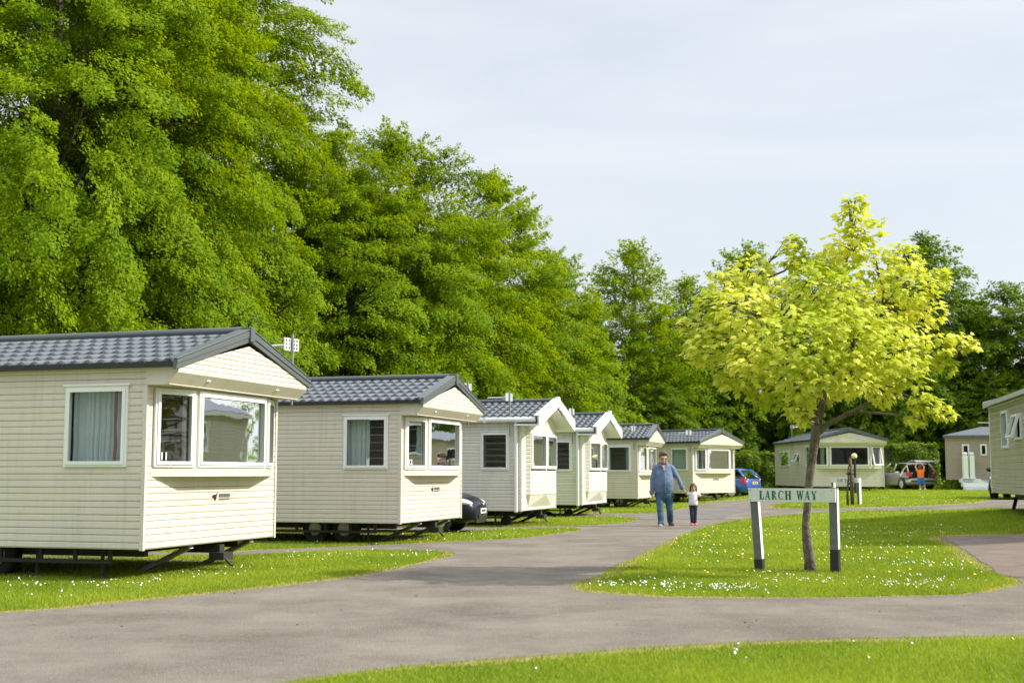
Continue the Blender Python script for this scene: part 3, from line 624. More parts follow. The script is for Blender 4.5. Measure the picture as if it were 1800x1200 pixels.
caravan_a('beige caravan with slate grey gable boards just left of the walking man', (4.68, 47.8), .37, -17, wheels=(-.75, -1.4), w=3.2,
          side=[(0, .1, None), (.76, .95, None)], bayc=[[(.0, .4, None)], [(0.05, .25, None), (.6, 1, None)], ()], aer=((-.1, -.1, 2.2), .95, 2.9), badge=False)
caravan_a('beige caravan behind the little girl, hiding half of the blue car', (7.9, 56), .44, -42, side=[(.02, .85, None)], bayc=[[(0, .5, None), (.72, 1, None)], [(.02, .12, None), (.8, 1, None)], [(.2, .7, None)]], aer=((-.1, -.1, 2.2), 1.0, 2.9), vents=True)
caravan_a('beige caravan facing the camera behind the sign and the maple trunk', (14.52, 62), .67, -88.5, w=3.5, L=7.6, side=[], bayc=[[(.4, .7, None)], (), ()], ajar_far=.22,
          extra_side=[(-3.0, -2.3, 1.5475, 2.04, (), .5), (-6.6, -4.4, 1.38, 2.2, [(0, .9, None)])], aer=((-3.4, -.1, 2.3), 1.25, 1.9), cm='curtain2')

def caravan_side(label, corner, zb, rot, wl, L, w, wins, key, name_group='static caravans on the site', roofm=None):
    th = math.radians(rot); ey = Vector((-math.sin(th), math.cos(th), 0)); o = Vector((corner[0], corner[1], 0)) - ey * w
    root = thing('static_caravan', label, 'static caravan', (o.x, o.y, zb - .39), th, name_group)
    shell(root, M[wl], L, w, (), [x[:4] for x in wins], key=key)
    Mf = frame_M((0, w, 0), (-1, 0, 0), (0, 1, 0))
    for (a, b, c, d, cur, aj) in wins: window(root, Mf, -b, -a, c, d, cur, ajar=aj)
    ze, zr = ROOFZ[key]; x1 = .12
    rf = inst('roof', plain_roof_mesh(L + .24, w, x1, ze, zr, .12, 1.9 if key == 'C' else 0), root)
    for sgn in ((0, 1) if key != 'C' else ()):
        mb = MB(); ye = -.14 if sgn == 0 else w + .14; a = Vector((x1, ye, ze - .1)); b = Vector((x1, w / 2, zr - .1)); up = Vector((0, 0, 1))
        mb.prism([a, b, b + up * .17, a + up * .17], (.03, 0, 0))
        mb.build('barge_board', M['pvc'] if key == 'D' else M['barge'], rf)
    for y in (-.15, w + .12): MB().box((-L - .1, y, ze - .07), (x1, y + .03, ze + .03)).build('fascia', M['alu'] if key == 'D' else M['barge'], rf)
    running_gear(root, L, w, (-5, -5.6), 'C')
    return root
# grey caravan on the right edge (long side towards the row), brown caravan far right
caravan_side('weathered olive grey caravan cut off by the right edge of the picture', (12.36, 33.0), .82, 77.5, 'olive', 10.5, 3.4, [(-2.95, -2.05, 1.4625, 2.37, (), 0), (-4.7, -3.88, 1.63, 2.21, (), .3), (-6.6, -5.5, 1.38, 2.37, [(0, .2, None), (.8, 1, None)], 0), (-9.2, -8.4, 1.38, 2.37, [(0, .4, None)], 0)], 'D')
c8 = caravan_side('brown caravan at far right behind the white steps, with narrow windows', (22.38, 66), .98, 161, 'brown', 10, 3.4, [(-1.15, -.80, 1.2975, 2.21, (), 0), (-2.0, -1.68, 1.63, 2.21, (), 0), (-3.3, -2.6, 1.2975, 2.21, (), 0), (-6, -5, 1.38, 2.21, (), 0)], 'C')
aerial(c8, (-2.2, 3.55, 2.3), 1.15, .3)

# ------------------------------------------------------------------ trees
def crown_np(seed, H, R, zlow, nb, leaf, up=.0, rnd=.34, wide=.34, sz=1.0, dome=2.4, cover=.75, loose=.02):
    """leafy plumes: each bough is a drooping feather of leaves whose tip lies on an uneven crown surface"""
    rg = np.random.RandomState(seed); ph = rg.uniform(0, 6.28, 8)
    def env(t, a):
        e = np.minimum(1, ((t + .16) / wide)) ** .5 * max(1 - t ** dome, .0) ** .62
        return R * e * (1 + .15 * math.sin(3 * a + ph[0] + 6 * t) + .13 * math.sin(5 * a + ph[1] - 9 * t) + .10 * math.sin(8 * a + ph[2] + 15 * t))
    Vs = []; Ts = []; boughs = []; k = 0
    while k < nb:
        t = rg.uniform(0, 1.0); a = rg.uniform(0, 2 * PI); z = zlow + (H - zlow) * t
        if rg.rand() > .25 + .75 * max(1 - t ** dome, 0) ** .6: continue
        k += 1
        outer = rg.rand() < .78; r = env(t, a) * (rg.uniform(.82, 1.0) if outer else rg.uniform(.35, .8))
        z += rg.uniform(-.3, .3)
        el = up + .75 * max(0, t - .5) * 2 * rg.uniform(.2, 1) - rg.uniform(.2, 1.0) * (1 - t) ** .6
        az = a + rg.uniform(-.5, .5)
        rad = np.array([math.cos(az) * math.cos(el), math.sin(az) * math.cos(el), math.sin(el)]); roll = rg.uniform(-.6, .6)
        tan = np.array([-math.sin(az), math.cos(az), 0.]); nrm = np.cross(rad, tan); nrm = nrm * (1 if nrm[2] >= 0 else -1); tan = tan * math.cos(roll) + nrm * math.sin(roll); nrm = np.cross(rad, tan); nrm = nrm * (1 if nrm[2] >= 0 else -1)
        tip = np.array([math.cos(a) * r, math.sin(a) * r, z])
        la = min(R * rg.uniform(.20, .38), 1.9) * sz; lb = la * rg.uniform(.26, .44)
        if t > .85: la *= .8; lb *= .75
        n = int(cover * la * 1.4 * lb * 1.5 / (leaf * leaf * .36))
        q = rg.uniform(0, 1, n) ** .8; w = lb * (1.02 - q) ** .55 * np.minimum(1, q * 3 + .35)
        s = rg.uniform(-1, 1, n)
        # branchlets: leaves gather on side shoots that sweep forward, leaving slits between them
        nsh = max(4, int(la / .24)); qs = np.round(q * nsh) / nsh; q = qs + (q - qs) * .55 + rg.randn(n) * .012; fw = .38 * np.abs(s) * lb / la
        hump = .10 * la * np.sin(q * 9 + ph[3] + k) * .35
        C = tip[None] + rad[None] * ((q + fw - .88) * la * 1.4)[:, None] + tan[None] * (s * w)[:, None] + nrm[None] * (hump + rg.randn(n) * (.035 + loose) * la)[:, None]
        C[:, 2] -= .22 * la * q ** 2 * (1.1 - t) + .42 * s ** 2 * w + np.abs(rg.randn(n)) * .03 * la
        Ld = rad[None] * .8 + tan[None] * (np.sign(s) * .5 + rg.randn(n) * .4)[:, None] + np.array([0, 0, -.3])[None] + rg.randn(n, 3) * .3
        Ld /= np.linalg.norm(Ld, axis=1)[:, None]
        Nn = nrm[None] + rad[None] * .3 + tan[None] * (s * .45)[:, None] + rg.randn(n, 3) * rnd; Nn -= Ld * np.sum(Nn * Ld, 1)[:, None]; Nn /= np.linalg.norm(Nn, axis=1)[:, None] + 1e-9
        Sd = np.cross(Nn, Ld); ll = leaf * rg.uniform(.65, 1.25, n); lw = ll * .36
        V = np.empty((n, 4, 3)); V[:, 0] = C; V[:, 1] = C + Ld * (ll * .5)[:, None] + Sd * lw[:, None] - Nn * (ll * .06)[:, None]; V[:, 2] = C + Ld * ll[:, None] - np.array([0, 0, .12]) * ll[:, None]; V[:, 3] = C + Ld * (ll * .5)[:, None] - Sd * lw[:, None] - Nn * (ll * .06)[:, None]
        Vs.append(V.reshape(-1, 3)); Ts.append(np.repeat(np.clip(rg.uniform(.3, .65) + rg.randn(n) * .15, 0, 1), 4)); boughs.append((tip, rad, la, t))
    V = np.concatenate(Vs); F = np.arange(len(V)).reshape(-1, 4); return V, F, np.concatenate(Ts), boughs
def trunk_mesh(seed, H, r0, boughs, m, lean=.3, share=.3):
    rg = random.Random(seed); mb = MB(); n = 9
    pts = [Vector((lean * math.sin(i * 1.1 + seed) * i / n, lean * math.cos(i * .9 + seed) * i / n, H * .93 * i / n)) for i in range(n + 1)]
    mb.tube(pts, [r0 * (1.35 if i == 0 else 1) * (1 - .93 * i / n) + .02 for i in range(n + 1)], 10)
    br = MB()
    for tip, rad, la, t in boughs:
        if rg.random() > share: continue
        e = Vector(tip) - Vector(rad) * la * .3; L = Vector((e.x, e.y, 0)).length; zs = max(.8, e.z - L * rg.uniform(.25, .6)); zs = min(zs, H * .88)
        i = min(n - 1, int(zs / (H * .93) * n)); s = pts[i].lerp(pts[i + 1], zs / (H * .93) * n - i)
        mid = s.lerp(e, .5) + Vector((rg.uniform(-.2, .2), rg.uniform(-.2, .2), L * .06)); rr = max(.025, r0 * .30 * (1 - zs / H) * min(1, L / 3))
        br.tube([s, s.lerp(mid, .5) + Vector((0, 0, .05)), mid, mid.lerp(e, .5), e, e + Vector(rad) * la * .3], [rr, rr * .8, rr * .6, rr * .4, rr * .22, .008], 5, False)
    return mb.mesh('trunk', m, True), br.mesh('branches', m, True)
CACHE = {}
def tree(label, x, y, H, R, seed, lm, zlow=1.0, nb=230, leaf=.11, r0=.32, rz=0, group='trees behind the caravans', cat='tree', name='beech_tree', key=None, sc=(1, 1, 1), **kw):
    root = thing(name, label, cat, (x, y, float(terr(x)) - .03), rz, group)
    if key is None or key not in CACHE:
        V, F, T, bg_ = crown_np(seed, H, R, zlow, nb, leaf, **kw); tm, bmesh_ = trunk_mesh(seed, H, r0, bg_, M['bark'])
        got = (tm, bmesh_, mesh_np('crown', V, F, lm, T))
        if key: CACHE[key] = got
    else: got = CACHE[key]
    t = inst('trunk', got[0], root); b = inst('branches', got[1], root); c = inst('crown', got[2], root)
    for o in (t, b, c): o.scale = sc
    return root
tree('tall beech filling the left edge, drooping over the nearest roof', -13.4, 36, 20.5, 6.6, 1, BEECH, zlow=.6, nb=1100, leaf=.095, dome=3, cover=.95)
tree('tallest beech, cut by the top of the picture, left of the open sky', -11.7, 43.5, 25, 5.6, 2, BEECH, zlow=1, nb=1250, leaf=.10, dome=3.4, cover=.95)
tree('broad beech rising behind the second caravan, below the tallest one', -5.0, 52, 15.6, 6.2, 3, BEECH, zlow=.8, nb=950, leaf=.11, cover=.95, dome=2.6, up=.12)
tree('smaller beech squeezed between the tallest beech and the broad beech', -6.9, 48, 14.6, 4.6, 17, BEECH, zlow=.8, nb=620, leaf=.105, cover=.95, dome=2.4, up=.1)
tree('feathery beech standing behind the pair of cream caravans', -.9, 59, 15.6, 4.7, 4, BEECH, zlow=.8, nb=800, leaf=.12, cover=.95, dome=2.4, up=.2)
tree('sloping beech at the right end of the tall row of beeches', 2.3, 65, 12.9, 4.1, 5, BEECH, zlow=.8, nb=620, leaf=.135, cover=.95, dome=2.2, up=.15)
tree('thin topped tree with a wispy leader against the sky', 7.2, 76, 15.4, 4.6, 6, BEECH, zlow=.8, nb=620, leaf=.16, up=.35, key='f', dome=1.9, loose=.03, cover=.9)
tree('lower tree between the wispy tree and the golden maple', 11.2, 81, 13.6, 4.4, 7, BEECH, zlow=.8, nb=560, leaf=.17, up=.25, cover=.9, key='g', dome=1.9, loose=.03)
tree('tree showing its top just above the left side of the golden maple', 15.2, 82, 15.9, 4.8, 8, BEECH, zlow=.8, nb=620, leaf=.17, up=.3, key='h', dome=2.1, loose=.03, cover=.9)
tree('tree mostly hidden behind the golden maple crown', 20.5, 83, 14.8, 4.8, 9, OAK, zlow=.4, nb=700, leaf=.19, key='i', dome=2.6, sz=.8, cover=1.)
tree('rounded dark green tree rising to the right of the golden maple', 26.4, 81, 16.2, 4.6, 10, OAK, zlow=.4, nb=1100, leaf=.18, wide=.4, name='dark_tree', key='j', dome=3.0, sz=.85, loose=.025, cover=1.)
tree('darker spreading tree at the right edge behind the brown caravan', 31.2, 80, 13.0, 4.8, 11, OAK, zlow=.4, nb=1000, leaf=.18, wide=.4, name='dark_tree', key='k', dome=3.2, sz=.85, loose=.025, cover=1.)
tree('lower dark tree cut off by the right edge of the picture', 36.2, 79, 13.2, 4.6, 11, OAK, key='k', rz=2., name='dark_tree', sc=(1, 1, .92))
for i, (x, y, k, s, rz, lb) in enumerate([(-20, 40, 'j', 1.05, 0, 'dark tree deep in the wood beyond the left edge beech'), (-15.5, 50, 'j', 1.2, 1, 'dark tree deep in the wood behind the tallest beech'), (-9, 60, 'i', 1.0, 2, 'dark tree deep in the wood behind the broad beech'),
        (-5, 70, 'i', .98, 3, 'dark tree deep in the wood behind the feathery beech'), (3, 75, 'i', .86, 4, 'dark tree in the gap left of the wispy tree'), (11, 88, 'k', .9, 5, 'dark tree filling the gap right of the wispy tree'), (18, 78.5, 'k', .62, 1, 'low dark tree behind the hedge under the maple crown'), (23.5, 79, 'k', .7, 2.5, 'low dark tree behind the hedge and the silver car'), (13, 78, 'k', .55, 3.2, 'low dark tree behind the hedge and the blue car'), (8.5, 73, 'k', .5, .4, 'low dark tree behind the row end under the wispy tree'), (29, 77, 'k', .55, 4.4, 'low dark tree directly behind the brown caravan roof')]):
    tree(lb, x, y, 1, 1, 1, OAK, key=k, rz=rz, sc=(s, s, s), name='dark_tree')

# golden maple on the grass island
def maple():
    base = gp(1425, 1005); rg = np.random.RandomState(4); root = thing('golden_maple', 'young golden yellow maple growing behind the nearer street sign', 'tree', base)
    Y0 = base.y
    def W(u, v, dy): p = atY(u, v, Y0 + dy) ; return np.array(p - base)
    cl = [(1503, 352, 22, 0), (1497, 378, 32, .1), (1520, 405, 40, -.1), (1490, 430, 48, 0), (1395, 425, 22, .2), (1400, 452, 36, .1), (1425, 480, 50, 0), (1320, 480, 45, .2), (1275, 500, 40, 0), (1250, 535, 42, -.2), (1228, 575, 36, .1), (1232, 622, 34, 0), (1262, 600, 60, -.3),
          (1310, 545, 66, -.5), (1375, 530, 66, .6), (1450, 510, 70, -.5), (1540, 470, 56, 0), (1590, 450, 38, .2), (1640, 492, 34, .1), (1600, 500, 55, -.4), (1655, 490, 20, 0), (1560, 545, 72, .5), (1625, 545, 42, -.2), (1500, 590, 84, -1.0), (1410, 600, 84, -1.1), (1330, 625, 66, -.7), (1570, 620, 66, -.9), (1450, 560, 90, .9), (1340, 580, 74, .9), (1560, 590, 80, 1.),
          (1640, 612, 42, -.3), (1690, 600, 26, -.3), (1710, 606, 13, -.3), (1660, 640, 26, -.2), (1600, 660, 40, -.6), (1300, 665, 46, -.2), (1350, 690, 40, -.3), (1280, 640, 40, .4), (1420, 665, 52, -1.1), (1405, 715, 30, -.9), (1412, 738, 16, -.9), (1500, 660, 56, -1.0), (1555, 690, 30, -.6), (1625, 712, 32, -.5), (1660, 722, 22, -.5), (1610, 738, 18, -.5), (1370, 640, 60, .9), (1500, 650, 60, 1.1), (1450, 690, 34, .9), (1545, 660, 40, .8), (1200, 570, 12, 0), (1470, 465, 50, .5), (1480, 530, 60, -.2)]
    C = []; Rr = []
    for u, v, r, dy in cl: C.append(W(u, v, dy - .75)); Rr.append(.88 * r * Y0 / FPX)
    C = np.array(C); Rr = np.array(Rr)
    # trunk and limbs
    tr = [W(1425, 1006, 0), W(1423, 985, 0), W(1419, 955, 0), W(1416, 920, 0), W(1420, 880, 0), W(1423, 840, 0), W(1430, 790, 0), W(1434, 765, 0), W(1437, 745, 0)]
    tb = MB(); tb.tube([Vector(p) for p in tr], [.092, .070, .067, .050, .050, .054, .060, .066, .072], 12)
    fork = Vector(tr[-1])
    tb.tube([Vector(tr[-2]), Vector(W(1455, 745, -.05)), Vector(W(1500, 722, -.1)), Vector(W(1560, 690, -.2)), Vector(W(1620, 655, -.3))], [.045, .038, .028, .02, .01], 8)
    tb.tube([fork, Vector(W(1440, 690, .1)), Vector(W(1452, 630, .15)), Vector(W(1470, 540, .1)), Vector(W(1490, 450, 0)), Vector(W(1500, 370, 0))], [.066, .05, .042, .03, .018, .008], 8)
    tb.tube([fork, Vector(W(1425, 690, -.2)), Vector(W(1400, 640, -.4)), Vector(W(1365, 570, -.4)), Vector(W(1320, 500, -.2))], [.06, .045, .036, .024, .01], 8)
    tb.tube([fork, Vector(W(1430, 700, .3)), Vector(W(1380, 660, .5)), Vector(W(1310, 610, .4)), Vector(W(1240, 560, .2))], [.05, .04, .03, .02, .009], 8)
    tb.tube([fork, Vector(W(1450, 690, -.3)), Vector(W(1480, 630, -.6)), Vector(W(1550, 540, -.4)), Vector(W(1610, 470, -.1))], [.055, .045, .034, .022, .009], 8)
    hubs = [W(1440, 690, .1), W(1452, 630, .15), W(1470, 540, .1), W(1490, 450, 0), W(1400, 640, -.4), W(1365, 570, -.4), W(1320, 500, -.2), W(1380, 660, .5), W(1310, 610, .4), W(1480, 630, -.6), W(1550, 540, -.4), W(1610, 470, -.1), W(1500, 722, -.1), W(1560, 690, -.2), W(1620, 655, -.3), np.array(fork)]
    bb = tb
    for c in C:
        h = min(hubs, key=lambda q: np.linalg.norm(q - c) + .6 * max(0, q[2] - c[2]))
        m_ = (np.array(h) + c) / 2 + rg.randn(3) * .06
        bb.tube([Vector(h), Vector(m_), Vector(c)], [.02, .014, .007], 5, False)
        for _ in range(3):
            d = rg.randn(3) * .13; bb.tube([Vector(m_), Vector(c + d * .5), Vector(c + d)], [.01, .007, .004], 4, False)
    bb.build('trunk', M['maplebark'], root, True)
    # leaves: five-lobed, with drooping tips
    half = [(0, -.06), (.10, -.16), (.30, -.20), (.26, -.06), (.52, .06), (.34, .14), (.44, .40), (.22, .34), (.14, .50), (0, .78)]
    outl = half + [(-x, y) for x, y in half[-2:0:-1]]; T2 = np.array(outl); K = len(T2)
    tmpl = np.zeros((K + 1, 3)); tmpl[1:, :2] = T2; tmpl[0, 1] = .12
    tmpl[1:, 2] = -.28 * np.abs(T2[:, 0]) ** 1.3 - .18 * np.clip(T2[:, 1], 0, 1) ** 2; tmpl[0, 2] = .03
    fan = np.array([(0, 1 + i, 1 + (i + 1) % K) for i in range(K)])
    Vs = []; Fs = []; Ts = []; nn = 0
    for c, r in zip(C, Rr):
        n = int(160 * (r / .36) ** 1.75) + 10
        d = rg.randn(n, 3); d /= np.linalg.norm(d, axis=1)[:, None]; rad = rg.uniform(.25, 1, n) ** .5
        P = c + d * (r * rad)[:, None] * np.array([1.05, 1.0, .82])
        out = d * np.array([1, 1, .25]) + (P - np.array([0, -.35, 2.9])) * .35
        Ld = out + rg.randn(n, 3) * .45 + np.array([0, 0, -.75]); Ld /= np.linalg.norm(Ld, axis=1)[:, None]
        Nn = np.array([.10, -.12, 1.]) + out * .45 + rg.randn(n, 3) * .38; Nn -= Ld * np.sum(Nn * Ld, 1)[:, None]; Nn /= np.linalg.norm(Nn, axis=1)[:, None]
        Sd = np.cross(Ld, Nn); s = rg.uniform(.065, .132, n)
        L = tmpl[None] * s[:, None, None]
        V = P[:, None] + L[:, :, 0:1] * Sd[:, None] + L[:, :, 1:2] * Ld[:, None] + L[:, :, 2:3] * Nn[:, None]
        Fs.append((fan[None] + (nn + np.arange(n) * (K + 1))[:, None, None]).reshape(-1, 3)); nn += n * (K + 1)
        Vs.append(V.reshape(-1, 3)); Ts.append(np.repeat(np.clip(rg.uniform(.05, .75) + rg.randn(n) * .22, 0, 1), K + 1))
    inst('crown', mesh_np('crown', np.concatenate(Vs), np.concatenate(Fs), GOLD, np.concatenate(Ts)), root)
    # bare soil ring
    P = [(base.x + .55 * math.cos(a) * (1 + .2 * math.sin(3 * a)) + .15, base.y + .22 * math.sin(a) - .05) for a in [i * PI / 12 for i in range(24)]]
    sheet('bare_soil', P, .012, GRAVEL)
maple()

# clipped hedge, built of many small leaves over a woody core
def hedge(label, p0, p1, h, th, seed, n):
    rg = np.random.RandomState(seed); a = np.array(p0, float); b = np.array(p1, float); L = np.linalg.norm(b - a); U = (b - a) / L; N = np.array([U[1], -U[0]])
    root = thing('hedge', label, 'hedge', (a[0], a[1], float(terr(a[0]))))
    u = rg.uniform(0, L, n); face = rg.rand(n); top = face < .25; wv = .10 * np.sin(u * 2.1) + .08 * np.sin(u * 5.3 + 1) + .05 * np.sin(u * 11)
    q = np.where(top, rg.uniform(-th, th, n), th + wv + rg.randn(n) * .07); z = np.where(top, h + wv * .5 + rg.randn(n) * .06, rg.uniform(0, 1, n) * h)
    q = np.where(~top, q * (1 - .12 * z / h) + .12 * np.sin(z * 4 + u * 1.7), q)
    C = np.stack([U[0] * u + N[0] * q, U[1] * u + N[1] * q, z], 1)
    Nn = np.stack([N[0] * ~top, N[1] * ~top, .35 + top], 1) + rg.randn(n, 3) * .45; Nn /= np.linalg.norm(Nn, axis=1)[:, None]
    Ld = rg.randn(n, 3) + np.array([0, 0, -.5]); Ld -= Nn * np.sum(Ld * Nn, 1)[:, None]; Ld /= np.linalg.norm(Ld, axis=1)[:, None]; Sd = np.cross(Nn, Ld); s = rg.uniform(.07, .15, n)[:, None]
    V = np.stack([C, C + Ld * s * .5 + Sd * s * .4, C + Ld * s, C + Ld * s * .5 - Sd * s * .4], 1).reshape(-1, 3)
    inst('foliage', mesh_np('foliage', V, np.arange(4 * n).reshape(-1, 4), HEDGE, np.repeat(np.clip(rg.uniform(0, 1, n) * .7 + top * .2, 0, 1), 4)), root)
    mb = MB(); mb.M = Matrix(((U[0], N[0], 0, 0), (U[1], N[1], 0, 0), (0, 0, 1, 0), (0, 0, 0, 1))); mb.box((0, -th + .1, -.05), (L, th - .18, h - .15)); mb.build('woody_core', M['chassis'], root)
hedge('clipped green hedge behind the blue car and the middle caravans', (9.5, 71.5), (19.0, 72.5), 2.25, .6, 2, 26000)
hedge('clipped dark hedge behind the silver car with its boot open', (19.3, 73.0), (24.2, 73.2), 2.45, .6, 3, 16000)
def bush(label, x, y, s, seed):
    rg = np.random.RandomState(seed); root = thing('bush', label, 'bush', (x, y, float(terr(x)))); n = 1500
    d = rg.randn(n, 3); d /= np.linalg.norm(d, axis=1)[:, None]; d[:, 2] = np.abs(d[:, 2]); r = rg.uniform(.3, 1, n) ** .4
    C = d * r[:, None] * np.array(s) * (1 + .25 * np.sin(6 * np.arctan2(d[:, 1], d[:, 0]) + seed))[:, None]; Ld = d + rg.randn(n, 3) * .5; Ld /= np.linalg.norm(Ld, axis=1)[:, None]; Sd = np.cross(Ld, rg.randn(n, 3)); Sd /= np.linalg.norm(Sd, axis=1)[:, None]; q = rg.uniform(.06, .14, n)[:, None]
    V = np.stack([C, C + Ld * q * .5 + Sd * q * .35, C + Ld * q, C + Ld * q * .5 - Sd * q * .35], 1).reshape(-1, 3)
    inst('foliage', mesh_np('foliage', V, np.arange(4 * n).reshape(-1, 4), HEDGE, np.repeat(rg.uniform(.3, 1, n), 4)), root)
    mb = MB()
    for k in range(5): mb.tube([(0, 0, -.02), (s[0] * .5 * math.cos(k * 1.3), s[1] * .5 * math.sin(k * 1.3), s[2] * .7)], [.02, .006], 5)
    mb.build('stems', M['stake'], root)
bush('leafy weeds growing under the left end of the brown caravan', 22.9, 66.2, (.9, .5, .55), 1)
bush('small leafy weeds between the silver car and the brown caravan', 21.4, 69.5, (.8, .4, .6), 2)

# far woodland round the other sides of the site (it shows in the caravan windows): one leafy mass
def woodland():
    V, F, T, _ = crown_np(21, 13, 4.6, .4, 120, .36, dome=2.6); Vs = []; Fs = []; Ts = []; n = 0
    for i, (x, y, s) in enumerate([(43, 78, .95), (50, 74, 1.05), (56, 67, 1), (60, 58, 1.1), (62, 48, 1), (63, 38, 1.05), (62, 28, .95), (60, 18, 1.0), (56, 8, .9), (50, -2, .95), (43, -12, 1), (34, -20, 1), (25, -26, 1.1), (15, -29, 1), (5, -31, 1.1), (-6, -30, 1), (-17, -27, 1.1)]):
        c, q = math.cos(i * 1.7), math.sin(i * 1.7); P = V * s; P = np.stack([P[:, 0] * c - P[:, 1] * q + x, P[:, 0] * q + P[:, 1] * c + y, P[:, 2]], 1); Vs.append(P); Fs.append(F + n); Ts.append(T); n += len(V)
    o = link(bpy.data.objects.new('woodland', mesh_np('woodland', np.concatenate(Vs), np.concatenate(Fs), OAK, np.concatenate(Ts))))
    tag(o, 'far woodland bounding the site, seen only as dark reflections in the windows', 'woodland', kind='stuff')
woodland()

# ------------------------------------------------------------------ street signs
def stroke_letters():
    t, h = .27, .09
    def stem(x, y0=0, y1=1, w=t, s0=True, s1=True):
        r = [[(x, y0), (x + w, y0), (x + w, y1), (x, y1)]]
        for y, f, on in ((y0, 1, s0), (y1, -1, s1)):
            if on: r.append([(x - .08, y), (x + w + .08, y), (x + w + .01, y + f * h), (x - .01, y + f * h)])
        return r
    def diag(a, b, w): return [[(a[0], a[1]), (a[0] + w, a[1]), (b[0] + w, b[1]), (b[0], b[1])]]
    def serif(x, y, f, w=.26): return [[(x, y), (x + w, y), (x + w - .08, y + f * h), (x + .08, y + f * h)]]
    def arc(cx, cy, rx, ry, a0, a1, tk, tn, n=14):
        r = []
        for i in range(n):
            q = []
            for a in (a0 + (a1 - a0) * i / n, a0 + (a1 - a0) * (i + 1) / n):
                a = math.radians(a); w = tn + (tk - tn) * abs(math.cos(a)); q.append(((cx + rx * math.cos(a), cy + ry * math.sin(a)), (cx + (rx - w) * math.cos(a), cy + (ry - tn) * math.sin(a))))
            r.append([q[0][0], q[1][0], q[1][1], q[0][1]])
        return r
    return {'L': (stem(.1) + [[(.2, 0), (.66, 0), (.72, .3), (.64, .3), (.56, .09), (.2, .09)]], .78),
            'A': (diag((.04, 0), (.36, 1), .08) + diag((.5, 0), (.30, 1), .2) + [[(.2, .28), (.56, .28), (.56, .36), (.2, .36)]] + serif(-.03, 0, 1) + serif(.46, 0, 1, .32), .82),
            'R': (stem(.1) + arc(.3, .74, .36, .26, -90, 90, .19, .08) + [[(.2, .92), (.3, .92), (.3, 1), (.2, 1)], [(.2, .48), (.3, .48), (.3, .56), (.2, .56)]] + [[(.32, .48), (.52, .48), (.72, .06), (.84, .03), (.8, -.03), (.62, 0)]], .86),
            'C': (arc(.5, .5, .44, .52, 48, 312, .2, .08) + [[(.72, .66), (.8, .66), (.8, 1.0), (.73, .94)], [(.74, .2), (.8, .24), (.8, .30), (.72, .26)]], .9),
            'H': (stem(.1) + stem(.62) + [[(.28, .46), (.63, .46), (.63, .55), (.28, .55)]], .98),
            'W': (diag((.26, 0), (.06, 1), .19) + diag((.3, 0), (.46, .85), .08) + diag((.62, 0), (.44, 1), .19) + diag((.68, 0), (.86, 1), .08) + serif(-.02, 1, -1, .34) + serif(.36, 1, -1, .34) + serif(.76, 1, -1, .28), 1.06),
            'Y': (stem(.32, 0, .45, t, True, False) + diag((.31, .42), (.04, 1), .2) + diag((.42, .42), (.66, 1), .08) + serif(-.04, 1, -1, .34) + serif(.56, 1, -1, .28), .84),
            'O': (arc(.5, .5, .46, .52, 0, 360, .2, .08, 24), 1.0),
            'K': (stem(.1) + diag((.27, .42), (.62, 1), .09) + diag((.58, 0), (.33, .52), .21) + serif(.54, 1, -1, .28) + serif(.52, 0, 1, .34), .9)}
def lettering(txt, hgt, width, m):
    L = stroke_letters(); mb = MB(); x = 0; adv = []; out = []
    for ch in txt:
        if ch == ' ': adv.append((None, x)); x += .62; continue
        adv.append((ch, x)); x += L[ch][1] + .08
    sx = width / x; k = 0
    for ch, ox in adv:
        if not ch: out.append(mb.mesh('lettering', m)); mb = MB(); continue
        for poly in L[ch][0]:
            k += 1; d = .0015 + .0002 * (k % 7)
            mb.prism([((ox + px) * sx, 0, py * hgt) for px, py in poly], (0, -d, 0))
    return out + [mb.mesh('lettering', m)]
